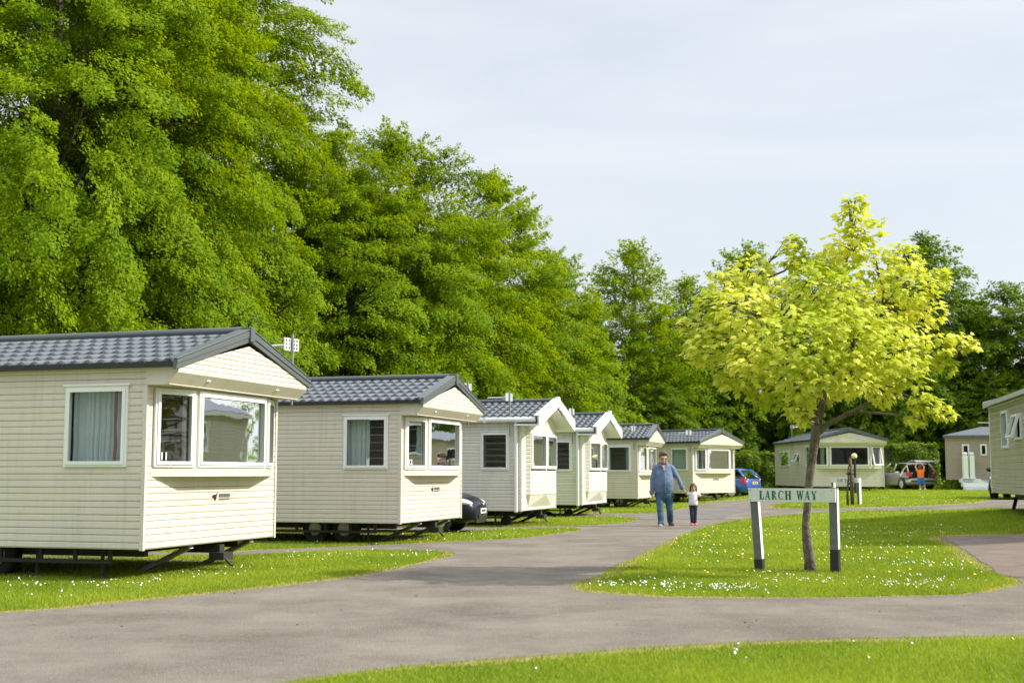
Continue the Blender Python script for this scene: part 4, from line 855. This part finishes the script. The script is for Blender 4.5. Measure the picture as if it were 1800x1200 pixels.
def street_sign(label, A, B, top, bot, txt, tilt, pw, band, lz=(.17, .82), lx=(.126, .80), group='street name signs'):
    """A, B: feet of the two posts; board between heights bot..top"""
    A = Vector(A); B = Vector(B); U = (B - A); U.z = 0; W_ = U.length; U.normalize(); rz = math.atan2(U.y, U.x)
    root = thing('street_sign', label, 'street sign', (A.x, A.y, A.z), rz, group)
    for i, (x, tl, bd) in enumerate(((0, tilt, band[0]), (W_, 0.0, band[1]))):
        def post(z0, z1, dw, m, name, par, nx):
            mb = MB(); a = Vector((x + tl * z0, 0, z0)); b = Vector((x + tl * z1, 0, z1)); w = pw / 2 + dw
            mb.loft([[(p.x - w, -w, p.z), (p.x + w, -w, p.z), (p.x + w, w, p.z), (p.x - w, w, p.z)] for p in (a, b)]); return mb.build(name, m, par, bevel=.004)
        p = post(-.1, top + .012 - (.02 if i == 0 else 0), 0, M['postgrey'], 'post', root, 0)
        post(-.1, bd, .004, M['postblack'], 'post_foot', p, 0)
        pw2 = pw / 2
        mb = MB(); q = [Vector((x + tl * z + pw2 + .0015, 0, z)) for z in (bd + .005, top - .01)]
        mb.add([(q[0].x, -pw2 + .003, q[0].z), (q[0].x, pw2 - .003, q[0].z), (q[1].x, pw2 - .003, q[1].z), (q[1].x, -pw2 + .003, q[1].z)], [(0, 1, 2, 3)]); mb.build('painted_sunlight', M['white'], p)  # white on the sun-side face of the grey post: sunlight put into the colour
    x0 = -pw * .55 + tilt * (top + bot) / 2; x1 = W_ + pw * .42
    b = MB().box((x0, -pw / 2 - .032, bot), (x1, -pw / 2 - .002, top)).build('board', M['white'], root, bevel=.003)
    h = top - bot; lw = (x1 - x0)
    for me in lettering(txt, (lz[1] - lz[0]) * h, (lx[1] - lx[0]) * lw, M['green_paint']): inst('lettering', me, b, loc=(x0 + lx[0] * lw, -pw / 2 - .033, bot + lz[0] * h))
    mb = MB()
    for sx in (x0 + .03, x1 - .05):
        for sz in (bot + .025, top - .025): mb.tube([(sx, -pw / 2 - .038, sz), (sx, -pw / 2 - .031, sz)], .007, 8)
    mb.build('screws', M['steel'], b)
    return root
A = gp(1336, 1003); B = gp(1469, 1008)
street_sign('white street sign reading LARCH WAY on two posts before the golden maple', A, B, 1.105, .925, 'LARCH WAY', -.055, .105, (.16, .315))
A2 = gp(1466, 888); B2 = gp(1511, 887)
street_sign('small white street sign reading OAK WAY beside the staked sapling', A2, B2, .92, .76, 'OAK WAY', 0, .10, (.0, .0), lx=(.25, .74))

# sapling with stake, and the little lamp behind it
s0 = gp(1496, 888); t = thing('sapling', 'bare young tree tied to a rough brown stake by the OAK WAY sign', 'sapling', s0)
k = s0.y / FPX
MB().tube([(-5 * k, .02, -.05), (-5.5 * k, .02, 22 * k), (-3 * k, .02, 48 * k), (-3.6 * k, .02, 60 * k), (1 * k, .02, 84 * k)], [.05, .035, .026, .02, .008], 7).build('trunk', M['bark'], t, True)
MB().tube([(2 * k, -.03, -.05), (1.6 * k, -.03, 40 * k), (0, -.03, 82 * k)], [.062, .058, .05], 8).build('stake', M['stake'], t, True)
mb = MB(); mb.ell((0, 0, 55 * k), (.12, .09, .05), 10, 6); mb.ell((-.04, 0, 38 * k), (.08, .07, .03), 8, 5); mb.build('tie', M['rubber'], t, True)
mb = MB(); rg = random.Random(3)
for i in range(9):
    z = rg.uniform(46, 90) * k; a = rg.uniform(0, 6.28); r = rg.uniform(.03, .2); c = Vector((math.cos(a) * r - .02, math.sin(a) * r, z)); d = Vector((rg.gauss(0, 1), rg.gauss(0, 1), rg.gauss(-.5, 1))).normalized() * .09; e = d.cross(Vector((rg.gauss(0, 1), rg.gauss(0, 1), rg.gauss(0, 1)))).normalized() * .03
    mb.add([c, c + d * .5 + e, c + d, c + d * .5 - e], [(0, 1, 2, 3)])
mb.build('leaves', M['stake'], t)
l0 = gp(1504, 868); t = thing('garden_lamp', 'thin dark lamp post with cream head behind the staked sapling', 'lamp', l0); k = l0.y / FPX
MB().tube([(0, 0, -.05), (0, 0, 62 * k)], [.06, .05], 10).build('post', M['black'], t)
mb = MB(); mb.ell((-.02, 0, 66 * k), (.13, .13, .12), 14, 10); hd = mb.build('lamp_head', M['cream_glass'], t, True)
MB().tube([(0, 0, 61 * k), (0, 0, 62.6 * k)], [.09, .09], 12).build('collar', M['black'], hd)

# white steps with newel posts in front of the brown caravan
st = Vector((23.0, 65.2, .44)); t = thing('caravan_steps', 'white plastic steps with two capped newel posts in front of the brown caravan', 'steps', st)
for x in (.0, .33):
    p = MB().box((x, 0, .60), (x + .24, .24, 1.78)).build('newel_post', M['pvc'], t, bevel=.015)
    MB().ell((x + .12, .12, 1.86), (.14, .14, .09), 12, 8).build('post_cap', M['pvc'], p, True); MB().box((x - .02, -.02, .60), (x + .26, .26, .68)).build('base_collar', M['pvc'], p)
mb = MB()
for i in range(3): mb.box((-.08 - i * .0, -.35 + i * .3, i * .2), (1.9, -.04 + i * .3, .2 + i * .2 - .004))
mb.build('steps', M['white'], t, bevel=.01)
mb = MB(); rg = random.Random(2)
g = gp(957, 904); P = []
for i in range(15):
    for j in range(9): P.append((-.36 + i * .052 + rg.uniform(-.012, .012), -.15 + j * .04, max(0, .13 * math.sin(PI * i / 14) * math.sin(PI * j / 8) * rg.uniform(.7, 1.2))))
mb.add(P, [(i * 9 + j, (i + 1) * 9 + j, (i + 1) * 9 + j + 1, i * 9 + j + 1) for i in range(14) for j in range(8)])
o = mb.build('tarp_bundle', M['tarp'], None, True); o.location = g; tag(o, 'crumpled bright blue plastic bundle lying under the nearer cream caravan', 'tarp')

# ------------------------------------------------------------------ cars
def car(label, loc, rz, paint, L=4.15, Wd=1.70, H=1.42, rear_open=False, door_open=False, plate=None):
    root = thing('parked_car', label, 'car', loc, rz, 'parked cars'); pm = M[paint]; hx = L / 2
    def ring(x, zb, zs, hw, cr=.03, tuck=.93):
        half = [(0, zb), (hw * .80, zb), (hw * .96, zb + .08), (hw, zb + (zs - zb) * .42), (hw * .985, zs - .13), (hw * tuck, zs - .02), (hw * tuck * .8, zs + cr * .6), (0, zs + cr)]
        return [(x, y, z) for y, z in half] + [(x, -y, z) for y, z in half[-2:0:-1]]
    st = [(-hx, .40, .70, .62), (-hx + .04, .30, .84, .72), (-hx + .16, .24, .93, .80), (-hx + .6, .2, .95, .84), (-.3, .18, .93, .85), (.75, .18, .92, .85), (hx - .95, .18, .93, .84), (hx - .45, .2, .82, .81), (hx - .16, .24, .72, .74), (hx - .03, .28, .60, .62), (hx, .34, .52, .52)]
    if rear_open: st = [(-hx, .40, .56, .62), (-hx + .04, .30, .60, .74), (-hx + .12, .24, .62, .80), (-hx + .85, .2, .62, .83), (-hx + .86, .2, .94, .84)] + st[4:]
    s = Wd / 1.70
    mb = MB(); mb.loft([ring(x, a, b, h * s, .05 if x > hx - 1.2 else .02) for x, a, b, h in st]); body = mb.build('body', pm, root, True)
    sb = body.modifiers.new('subdivision', 'SUBSURF'); sb.levels = 1; sb.render_levels = 2
    zs = .93; hw0 = .80 * s; hw1 = .60 * s; xf, xr = hx - 1.05, -hx + .12; rf, rr = .35, -hx + .55
    c8 = [(xf, hw0 * .93, zs), (xf, -hw0 * .93, zs), (xr, -hw0 * .95, zs), (xr, hw0 * .95, zs), (rf, hw1, H - .05), (rf, -hw1, H - .05), (rr, -hw1, H - .06), (rr, hw1, H - .06)]
    mb = MB(); fs = [(0, 1, 5, 4), (1, 2, 6, 5), (3, 0, 4, 7)] + ([] if rear_open else [(2, 3, 7, 6)]); mb.add(c8, fs); mb.build('windows', M['carglass'], root)
    mb = MB(); mb.box((xr + .35, -hw1 * .9, .55), (xf - .5, hw1 * .9, 1.06)); mb.build('seats', M['dark'], root, bevel=.06)
    V = [Vector(p) for p in c8]
    for a, b in ((0, 4), (1, 5), (2, 6), (3, 7)): MB().tube([V[a] + Vector((0, 0, -.02)), V[a].lerp(V[b], .5) * 1.0 + Vector((0, (1 if V[a].y > 0 else -1) * .02, .015)), V[b]], .042, 8).build('pillar', pm, root, True)
    for sg in (1, -1): MB().tube([(-.25, sg * hw0 * .96, zs), (-.38, sg * hw1 * 1.0, H - .05)], .034, 6).build('pillar', pm, root, True)
    mb = MB(); rs = []
    for x, z, h in ((rf + .06, H - .07, hw1 * .98), (rf - .15, H - .025, hw1), (-.5, H, hw1), (rr + .2, H - .02, hw1), (rr - .06, H - .07, hw1 * .97)):
        rs.append([(x, -h, z - .03), (x, -h * .86, z + .0), (x, 0, z + .02), (x, h * .86, z), (x, h, z - .03), (x, 0, z - .045)])
    mb.loft(rs); mb.build('roof', pm, root, True)
    for x in (hx - .82, -hx + .78):
        for sg in (1, -1):
            y = sg * .80 * s; t = MB(); yo = y + sg * .045
            t.tube([(x, y - sg * .16, .30), (x, yo - sg * .02, .30), (x, yo, .30)], [.30, .30, .27], 22); wh = t.build('wheel', M['rubber'], root, True)
            r = MB(); r.tube([(x, yo, .30), (x, yo + sg * .004, .30)], [.20, .19], 20)
            for q in range(5):
                a = q * 2 * PI / 5; r.M = Matrix.Translation((x, yo + sg * .008, .30)) @ Matrix.Rotation(a, 4, 'Y'); r.box((-.03, -.008, .02), (.03, .008, .19)); r.M = None
            r.build('rim', M['alu'], wh)
            MB().tube([(x + .36 * math.cos(q * PI / 10), y + sg * .028, .30 + .36 * math.sin(q * PI / 10)) for q in range(11)], .03, 6).build('wheel_arch', M['black'], body)
    for sg in (1, -1):                                               # lamps, mirrors
        h = MB(); h.ell((hx - .31, sg * .665 * s, .685), (.25, .115, .07), 14, 8, Matrix.Rotation(sg * -.42, 3, 'Z') @ Matrix.Rotation(.16, 3, 'Y')); h.build('headlight', M['lamp_clear'], root, True)
        h = MB(); h.prism([(-hx + .03, sg * .56 * s, .70), (-hx + .03, sg * .72 * s, .70), (-hx + .12, sg * .815 * s, .72), (-hx + .16, sg * .80 * s, .96), (-hx + .10, sg * .68 * s, .95)], (.16, 0, 0)); tl = h.build('tail_light', M['lamp_red'], root, bevel=.02)
        h = MB(); h.box((-hx + .015, sg * .60 * s - .03, .86), (-hx + .06, sg * .60 * s + .05, .90)); h.build('lens', M['lamp_clear'], tl)
        h = MB(); h.ell((xf - .25, sg * .94 * s, .99), (.07, .11, .075), 10, 8); h.tube([(xf - .25, sg * .80 * s, .94), (xf - .25, sg * .90 * s, .96)], .03, 6); h.build('mirror', pm if paint != 'silver' else M['dark'], root, True)
    mb = MB(); mb.box((hx - .06, -.38, .33), (hx + .012, .38, .41)); mb.box((hx - .06, -.5, .225), (hx - .02, .5, .30)); mb.build('lower_grille', M['black'], root, bevel=.01)
    mb = MB(); mb.ell((hx - .06, 0, .63), (.08, .24, .055), 14, 8); gr = mb.build('grille', M['dark'], root, True); MB().ell((hx + .02, 0, .635), (.012, .07, .03), 12, 6).build('emblem', M['alu'], gr, True)
    p = MB().box((hx + .005, -.26, .43), (hx + .022, .26, .54)).build('number_plate', M['plate_w'], root)
    mb = MB()
    for q in range(7): mb.box((hx + .023, -.20 + q * .058, .46), (hx + .026, -.165 + q * .058, .515))
    mb.build('plate_marks', M['dark'], p)
    if not rear_open:
        p = MB().box((-hx - .02, -.26, .66), (-hx - .0, .26, .77)).build('number_plate', M['plate_y'], root)
        mb = MB()
        for q in range(7): mb.box((-hx - .024, -.20 + q * .058, .69), (-hx - .021, -.165 + q * .058, .745))
        mb.build('plate_marks', M['dark'], p)
        MB().box((-hx + .01, -.66 * s, .36), (-hx + .06, .66 * s, .44)).build('bumper_strip', M['black'], root, bevel=.01)
    else:
        for sg in (1, -1): MB().prism([(-hx + .10, sg * .80 * s, .62), (-hx + .86, sg * .84 * s, .62), (-hx + .86, sg * .80 * s, .95), (rr, sg * hw1 * 1.02, H - .06), (-hx + .18, sg * .76 * s, .97)], (0, -sg * .05, 0)).build('rear_quarter', pm, root, bevel=.015)
        mb = MB(); mb.box((-hx + .88, -.70, .60), (-hx + .92, .70, 1.25)); mb.box((-hx + .14, -.72, .625), (-hx + .87, .72, .64)); mb.build('boot_interior', M['dark'], root)
        mb = MB(); mb.box((-hx - .015, -.66, .44), (-hx + .02, .66, .50)); mb.build('bumper_strip', M['black'], root)
        T = Matrix.Translation((rr - .05, 0, H - .02)) @ Matrix.Rotation(math.radians(14), 4, 'Y'); mb = MB(); mb.M = T
        mb.prism([(0, -hw1, 0), (0, hw1, 0), (-.50, .66 * s, 0), (-.92, .70 * s, -.12), (-.98, .62 * s, -.2), (-.98, -.62 * s, -.2), (-.92, -.70 * s, -.12), (-.50, -.66 * s, 0)], (0, 0, .05)); tg = mb.build('tailgate', pm, root, bevel=.015)
        mb = MB(); mb.M = T; mb.box((-.52, -.5, .052), (-.08, .5, .058)); mb.build('rear_glass', M['carglass'], tg)
    if door_open:
        T = Matrix.Translation((.62, .84 * s, 0)) @ Matrix.Rotation(math.radians(-62), 4, 'Z'); mb = MB(); mb.M = T
        mb.box((-1.05, -.03, .28), (0, .05, .92)); d = mb.build('door', M['dark'], root, bevel=.02)
        mb = MB(); mb.M = T; mb.tube([(-1.03, .01, .92), (-.95, -.01, 1.25), (-.75, -.02, 1.36), (-.45, -.02, 1.30), (-.02, .01, .94)], .025, 6); mb.build('window_frame', pm, d)
        mb = MB(); mb.M = T; mb.add([(-1.02, .0, .92), (-.94, -.01, 1.24), (-.75, -.02, 1.35), (-.45, -.02, 1.29), (-.04, .0, .93)], [(0, 1, 2, 3, 4)]); mb.build('pane', M['carglass'], d)
        mb = MB(); mb.M = T; mb.box((-1.04, .051, .30), (-.01, .058, .90)); mb.build('outer_skin', pm, d)
    return root
car('navy blue hatchback whose nose pokes out behind the second caravan', (-2.68, 29.0, 0), math.radians(-12), 'navycar')
car('bright blue car with a yellow rear plate half hidden by a caravan', (9.75, 61.6, float(terr(10.2)) - .05), math.radians(143), 'bluecar', L=4.2, Wd=1.75, H=1.40)
car('silver car with its boot and a side door open by the hedge', (21.2, 69.25, .45), math.radians(100), 'silver', L=4.2, Wd=1.72, H=1.42, rear_open=True, door_open=True)
car('silver car almost hidden behind the weathered caravan at the right edge', (17.25, 43.2, .45), math.radians(-120), 'silver', Wd=1.74, H=1.5)

# ------------------------------------------------------------------ people
def hand(mb, w, d, side, s, curl=.6, palm=Vector((0, -1, 0))):
    """palm + four fingers + thumb from wrist w along d; side = thumb direction"""
    d = Vector(d).normalized(); th = Vector(side).normalized(); n = d.cross(th).normalized(); n = n if n.dot(palm) > 0 else -n
    c = Vector(w) + d * .045 * s
    for k in range(4): mb.cap(Vector(w) + th * (.024 - .016 * k) * s, c + d * .035 * s + th * (.028 - .018 * k) * s, .014 * s, .012 * s, 8)
    for k, ln in enumerate((.036, .042, .039, .03)):
        a = c + d * .04 * s + th * (.028 - .018 * k) * s; b = a + (d + n * curl * .6).normalized() * ln * s; e = b + (d * .4 + n * curl).normalized() * ln * .8 * s
        mb.cap(a, b, .0095 * s, .009 * s, 7); mb.cap(b, e, .009 * s, .0075 * s, 7)
    a = Vector(w) + d * .03 * s + th * .026 * s; b = a + (d * .6 + th * .8 + n * .3).normalized() * .04 * s; mb.cap(a, b, .012 * s, .011 * s, 7); mb.cap(b, b + (d + n * .5).normalized() * .03 * s, .011 * s, .008 * s, 7)
def head(mb, c, s, tilt=0., turn=0.):
    R = (Matrix.Rotation(turn, 3, 'Z') @ Matrix.Rotation(tilt, 3, 'X')); c = Vector(c)
    def P(x, y, z): return c + R @ Vector((x * s, y * s, z * s))
    mb.ell(P(0, .01, .03), (.076 * s, .095 * s, .095 * s), 16, 12, R); mb.ell(P(0, -.018, -.045), (.060 * s, .070 * s, .070 * s), 14, 10, R); mb.ell(P(0, -.052, -.088), (.032 * s, .030 * s, .026 * s), 10, 8, R)
    mb.cap(P(0, -.088, .018), P(0, -.108, -.028), .011 * s, .017 * s, 8); mb.ell(P(0, -.082, .028), (.055 * s, .018 * s, .012 * s), 12, 6, R)
    mb.ell(P(0, -.086, -.062), (.026 * s, .012 * s, .011 * s), 10, 6, R)
    for sg in (1, -1): mb.ell(P(sg * .079, .012, .0), (.012 * s, .022 * s, .034 * s), 8, 8, R); mb.ell(P(sg * .045, -.06, -.025), (.024 * s, .024 * s, .022 * s), 8, 6, R)
    return P, R
def man():
    g = gp(1168, 925); root = thing('person', 'man in blue shirt and jeans walking towards the camera, holding a child by the hand', 'person', g); k = g.y / FPX
    X = lambda u: (u - 1168) * k; Z = lambda v: (925 - v) * k
    V3 = Vector
    b = MB(); P, R = head(b, V3((X(1166.5), -.07, Z(806))), 1.22, .32, .08)
    b.cap((X(1167), -.01, Z(811)), (X(1166.5), .02, Z(824)), .068, .085)
    hipz = Z(872)
    wl = V3((X(1147), -.02, Z(869))); wr = V3((X(1200.5), -.05, Z(859)))
    b.cap((X(1147.5), .0, Z(852)), wl, .045, .03); b.cap((X(1193), -.02, Z(847)), wr, .045, .03)
    hand(b, wl, (.02, -.12, -1), (.35, -1, 0), 1.12, .7, V3((1, 0, 0))); hand(b, wr, (.5, -.1, -.86), (-.3, -1, .2), 1.12, .95, V3((1, 0, -.3)))
    b.cap((X(1167), .02, Z(824)), (X(1167.5), .0, Z(862)), .09, .10)
    for q, e in (((X(1154), .01, Z(824)), (X(1147.5), .0, Z(852))), ((X(1181.5), .01, Z(824)), (X(1193), -.02, Z(847)))): b.cap((X(1167), .02, Z(824)), q, .06, .05); b.cap(q, e, .05, .045)
    body = b.build('body', M['skin'], root, True, remesh=.0075)
    s = MB()                                                       # shirt: belly, chest, shoulders, sleeves
    s.loft([[(cx + rx * math.cos(a), cy + ry * math.sin(a), z) for a in [q * 2 * PI / 20 for q in range(20)]] for cx, cy, rx, ry, z in
            ((X(1168), .0, .215, .145, Z(867.5)), (X(1168), -.02, .228, .165, Z(862)), (X(1168), -.045, .232, .178, Z(852)), (X(1168), -.04, .225, .17, Z(841)), (X(1167.5), -.01, .22, .15, Z(831)), (X(1167), .01, .225, .125, Z(823)), (X(1167), .02, .17, .10, Z(817.5)), (X(1167), .015, .10, .09, Z(813.5)))])
    for pts in ([(X(1154), .01, Z(824)), (X(1148.5), .02, Z(845)), (X(1147), -.01, Z(865))], [(X(1181.5), .01, Z(824)), (X(1192.5), .0, Z(842)), (X(1198.5), -.04, Z(855.5))]):
        s.cap(pts[0], pts[1], .085, .068, 12); s.cap(pts[1], pts[2], .068, .055, 12)
    s.build('shirt', M['shirt'], root, True, remesh=.011)
    c = MB(); c.M = Matrix.Translation((0, 0, 0))
    for sg in (1, -1): c.prism([(X(1167) + sg * .012, -.155, Z(825)), (X(1167) + sg * .095, -.125, Z(819)), (X(1167) + sg * .115, -.03, Z(814)), (X(1167) + sg * .085, -.03, Z(811)), (X(1167) + sg * .065, -.115, Z(815))], (0, -.012, 0))
    c.build('collar', M['shirt'], root)
    c = MB(); c.tube([(X(1167.5), -.150, Z(827)), (X(1168), -.185, Z(837)), (X(1168.5), -.224, Z(849)), (X(1168.5), -.218, Z(860)), (X(1168.5), -.175, Z(867))], .012, 6); c.build('placket', M['shirt'], root)
    c = MB(); c.prism([(X(1167) - .062, -.128, Z(818.5)), (X(1167) + .062, -.128, Z(818.5)), (X(1167.4), -.172, Z(829))], (0, -.010, 0)); c.build('open_neck', M['skin'], root)
    for u, v, y in ((1199, 857.5, -.04), (1146.6, 866, -.01)):
        MB().cap((X(u) - .01, y, Z(v - 1)), (X(u) + (.012 if u > 1170 else 0), y - .004, Z(v + 1)), .060, .058, 12).build('cuff', M['shirt'], root, True)
    j = MB()
    j.loft([[(cx + rx * math.cos(a), cy + ry * math.sin(a), z) for a in [q * 2 * PI / 18 for q in range(18)]] for cx, cy, rx, ry, z in
            ((X(1168), .0, .205, .14, Z(864)), (X(1168), .005, .215, .15, Z(870)), (X(1168), .01, .205, .14, Z(876)), (X(1168), .01, .13, .10, Z(880)))])
    j.cap((X(1160.5), .0, Z(874)), (X(1160), -.10, Z(895)), .108, .082, 14); j.cap((X(1160), -.10, Z(895)), (X(1161.5), -.12, Z(918.5)), .082, .078, 14)
    j.cap((X(1175.5), .01, Z(874)), (X(1178), .03, Z(896)), .108, .086, 14); j.cap((X(1178), .03, Z(896)), (X(1180), .20, Z(915.5)), .086, .078, 14)
    j.ell((X(1161), -.13, Z(918.5)), (.092, .105, .05), 14, 8)
    j.build('jeans', M['jeans'], root, True, remesh=.011)
    for u, y, v, m, rz, pit in ((1160, -.20, 922.3, 'shoe', -.3, .12), (1181, .16, 920.6, 'shoe2', .25, .0)):
        f = MB(); T = Matrix.Translation((X(u), y, Z(v))) @ Matrix.Rotation(rz, 4, 'Z') @ Matrix.Rotation(pit, 4, 'X'); f.M = T
        f.ell((0, -.06, .0), (.052, .10, .048), 14, 8); f.ell((0, .06, .012), (.046, .08, .055), 12, 8); f.box((-.042, -.13, -.045), (.042, .11, -.028)); f.build('shoe', M[m], root, True, remesh=.009)
    h = MB(); h.ell(P(0, .020, .062), (.106, .120, .104), 16, 10, R); h.ell(P(0, .06, .01), (.102, .09, .11), 14, 8, R); h.ell(P(.02, -.05, .108), (.075, .055, .042), 12, 6, R)
    for sg in (1, -1): h.ell(P(sg * .076, .0, .03), (.012, .03, .05), 8, 6, R)
    h.build('hair', M['hair'], root, True, remesh=.009)
    gl = MB()
    for sg in (1, -1): gl.ell(P(sg * .036, -.099, .004), (.024, .004, .011), 12, 6, R); gl.tube([P(sg * .062, -.09, .01), P(sg * .082, .01, .012)], .004, 5)
    gl.tube([P(-.01, -.104, .008), P(.01, -.104, .008)], .004, 5); gl.build('glasses', M['dark'], root, True)
    MB().ell(P(0, -.0955, -.060), (.022, .006, .005), 10, 6, R).build('mouth', M['red'], root, True)
    return g, k
def girl():
    g = gp(1219, 923); root = thing('person', 'small girl in pale pink top and navy leggings walking beside the man', 'person', g); k = g.y / FPX
    X = lambda u: (u - 1219) * k; Z = lambda v: (923 - v) * k
    b = MB(); P, R = head(b, (X(1219.5), -.01, Z(857.5)), .86, .06, -.05)
    b.cap((X(1219), .0, Z(862)), (X(1219), .0, Z(867.5)), .034, .04)
    w1 = Vector((X(1204), -.06, Z(863.5))); w2 = Vector((X(1235.5), -.09, Z(870.5)))
    b.cap((X(1211.5), .0, Z(868.5)), (X(1207), -.03, Z(868.5)), .033, .027); b.cap((X(1207), -.03, Z(868.5)), w1, .027, .02); hand(b, w1, (-.35, -.05, .9), (.4, -1, .2), .62, .9, Vector((-1, 0, 0)))
    b.cap((X(1227), .0, Z(868.5)), (X(1232.5), -.02, Z(873)), .033, .028); b.cap((X(1232.5), -.02, Z(873)), w2, .028, .02); hand(b, w2, (.4, -.5, .5), (-.5, -.8, .2), .62, .9, Vector((-1, 0, 0)))
    b.cap((X(1219), .0, Z(868)), (X(1219), .0, Z(884)), .055, .06); b.cap((X(1211.5), .0, Z(868.5)), (X(1227), .0, Z(868.5)), .032, .032)
    b.build('body', M['skin'], root, True, remesh=.006)
    s = MB(); s.loft([[(X(1219.3) + rx * math.cos(a), .0 + ry * math.sin(a), Z(v)) for a in [q * 2 * PI / 16 for q in range(16)]] for rx, ry, v in ((.108, .085, 888), (.118, .098, 884), (.115, .095, 879), (.108, .085, 873), (.105, .075, 868.5), (.06, .05, 865.5))])
    s.cap((X(1213), .0, Z(868.5)), (X(1209.5), -.02, Z(868.5)), .045, .042); s.cap((X(1225.5), .0, Z(868.5)), (X(1230), -.01, Z(871)), .045, .042); s.build('top', M['pinkwhite'], root, True, remesh=.008)
    j = MB(); j.ell((X(1219.3), .0, Z(889)), (.110, .092, .06), 14, 8)
    j.cap((X(1215.8), 0, Z(889)), (X(1216), -.03, Z(904)), .062, .048, 12); j.cap((X(1216), -.03, Z(904)), (X(1216.5), .0, Z(918.5)), .048, .038, 12); j.cap((X(1222.5), 0, Z(889)), (X(1222), .0, Z(904)), .062, .048, 12); j.cap((X(1222), .0, Z(904)), (X(1222), .0, Z(918)), .048, .038, 12)
    j.build('leggings', M['navy'], root, True, remesh=.008)
    for u, y in ((1216, -.04), (1222.5, -.03)):
        f = MB(); f.ell((X(u), y - .02, Z(921.2)), (.040, .075, .032), 12, 8); f.ell((X(u), y + .04, Z(920.5)), (.036, .05, .04), 12, 8); f.build('shoe', M['pink'], root, True, remesh=.007)
    h = MB(); h.ell(P(0, .018, .045), (.076, .090, .084), 16, 10, R); h.ell(P(0, .045, -.03), (.072, .055, .10), 14, 8, R); h.ell(P(0, -.062, .062), (.052, .028, .030), 12, 6, R)
    for sg in (1, -1): h.cap(P(sg * .082, -.005, .03), P(sg * .098, .0, -.11), .024, .017, 8)
    h.build('hair', M['hair2'], root, True, remesh=.007)
    e = MB()
    for sg in (1, -1): e.ell(P(sg * .032, -.094, .006), (.010, .005, .007), 8, 6, R)
    e.build('eyes', M['dark'], root, True); MB().ell(P(0, -.094, -.060), (.016, .005, .004), 8, 6, R).build('mouth', M['red'], root, True)
def boy():
    g = Vector((atY(1619, 861, 66.05).x, 66.05, .45)); root = thing('person', 'boy in orange shirt and blue shorts reaching up to the open boot', 'person', g); k = g.y / FPX
    X = lambda u: (u - 1619) * k; Z = lambda v: (861.5 - v) * k
    b = MB(); P, R = head(b, (X(1619), .03, Z(822)), .95, -.15, PI)
    b.cap((X(1619), .0, Z(825)), (X(1619), .0, Z(829)), .045, .05)
    for u0, u1, u2, sg in ((1614.5, 1611, 1615.5, -1), (1623.5, 1627, 1623, 1)):
        w = Vector((X(u2), .20, Z(815))); b.cap((X(u0), .02, Z(828)), (X(u1), .08, Z(821)), .045, .036); b.cap((X(u1), .08, Z(821)), w, .036, .025); hand(b, w, (-sg * .4, .3, .9), (-sg, 0, 0), .8, .8, Vector((0, 1, 0)))
    for u0, u1, y in ((1616, 1618, .0), (1622.5, 1626, .06)):
        b.cap((X(u0), 0, Z(845)), (X(u1 - .5), .0, Z(853)), .062, .046); b.cap((X(u1 - .5), 0, Z(853)), (X(u1), y * .3, Z(858.5)), .048, .034)
    b.cap((X(1619), .0, Z(829)), (X(1619.3), .0, Z(842)), .08, .09); b.cap((X(1614.5), .02, Z(828.5)), (X(1623.5), .02, Z(828.5)), .045, .045); b.cap((X(1616), 0, Z(843)), (X(1622.5), 0, Z(843)), .06, .06)
    b.build('body', M['skin'], root, True, remesh=.009)
    s = MB(); s.loft([[(X(1619.3) + rx * math.cos(a), ry * math.sin(a), Z(v)) for a in [q * 2 * PI / 16 for q in range(16)]] for rx, ry, v in ((.165, .12, 840), (.17, .125, 836), (.175, .12, 831), (.16, .10, 828), (.07, .06, 826.5))])
    s.cap((X(1615), .0, Z(829)), (X(1613), .03, Z(825.5)), .07, .058); s.cap((X(1623.5), .0, Z(829)), (X(1625.5), .03, Z(825.5)), .07, .058); s.build('shirt', M['orange'], root, True, remesh=.011)
    j = MB(); j.ell((X(1619.3), 0, Z(841)), (.165, .12, .08), 14, 8); j.cap((X(1616.3), 0, Z(842)), (X(1617), 0, Z(850)), .095, .09, 12); j.cap((X(1622.3), 0, Z(842)), (X(1623.5), 0, Z(849.5)), .095, .09, 12); j.build('shorts', M['blueshort'], root, True, remesh=.011)
    for u, y, rz in ((1618, .0, .1), (1626.5, .02, -.7)):
        f = MB(); f.M = Matrix.Translation((X(u), y, .05)) @ Matrix.Rotation(rz, 4, 'Z'); f.ell((0, .06, -.01), (.045, .10, .038), 12, 8); f.ell((0, -.03, .0), (.042, .06, .048), 12, 8); f.build('shoe', M['white'], root, True, remesh=.009)
    h = MB(); h.ell(P(0, .02, .05), (.08, .098, .082), 14, 10, R); h.ell(P(0, .055, -.01), (.076, .06, .085), 12, 8, R); h.build('hair', M['hair2'], root, True, remesh=.009)
man(); girl(); boy()
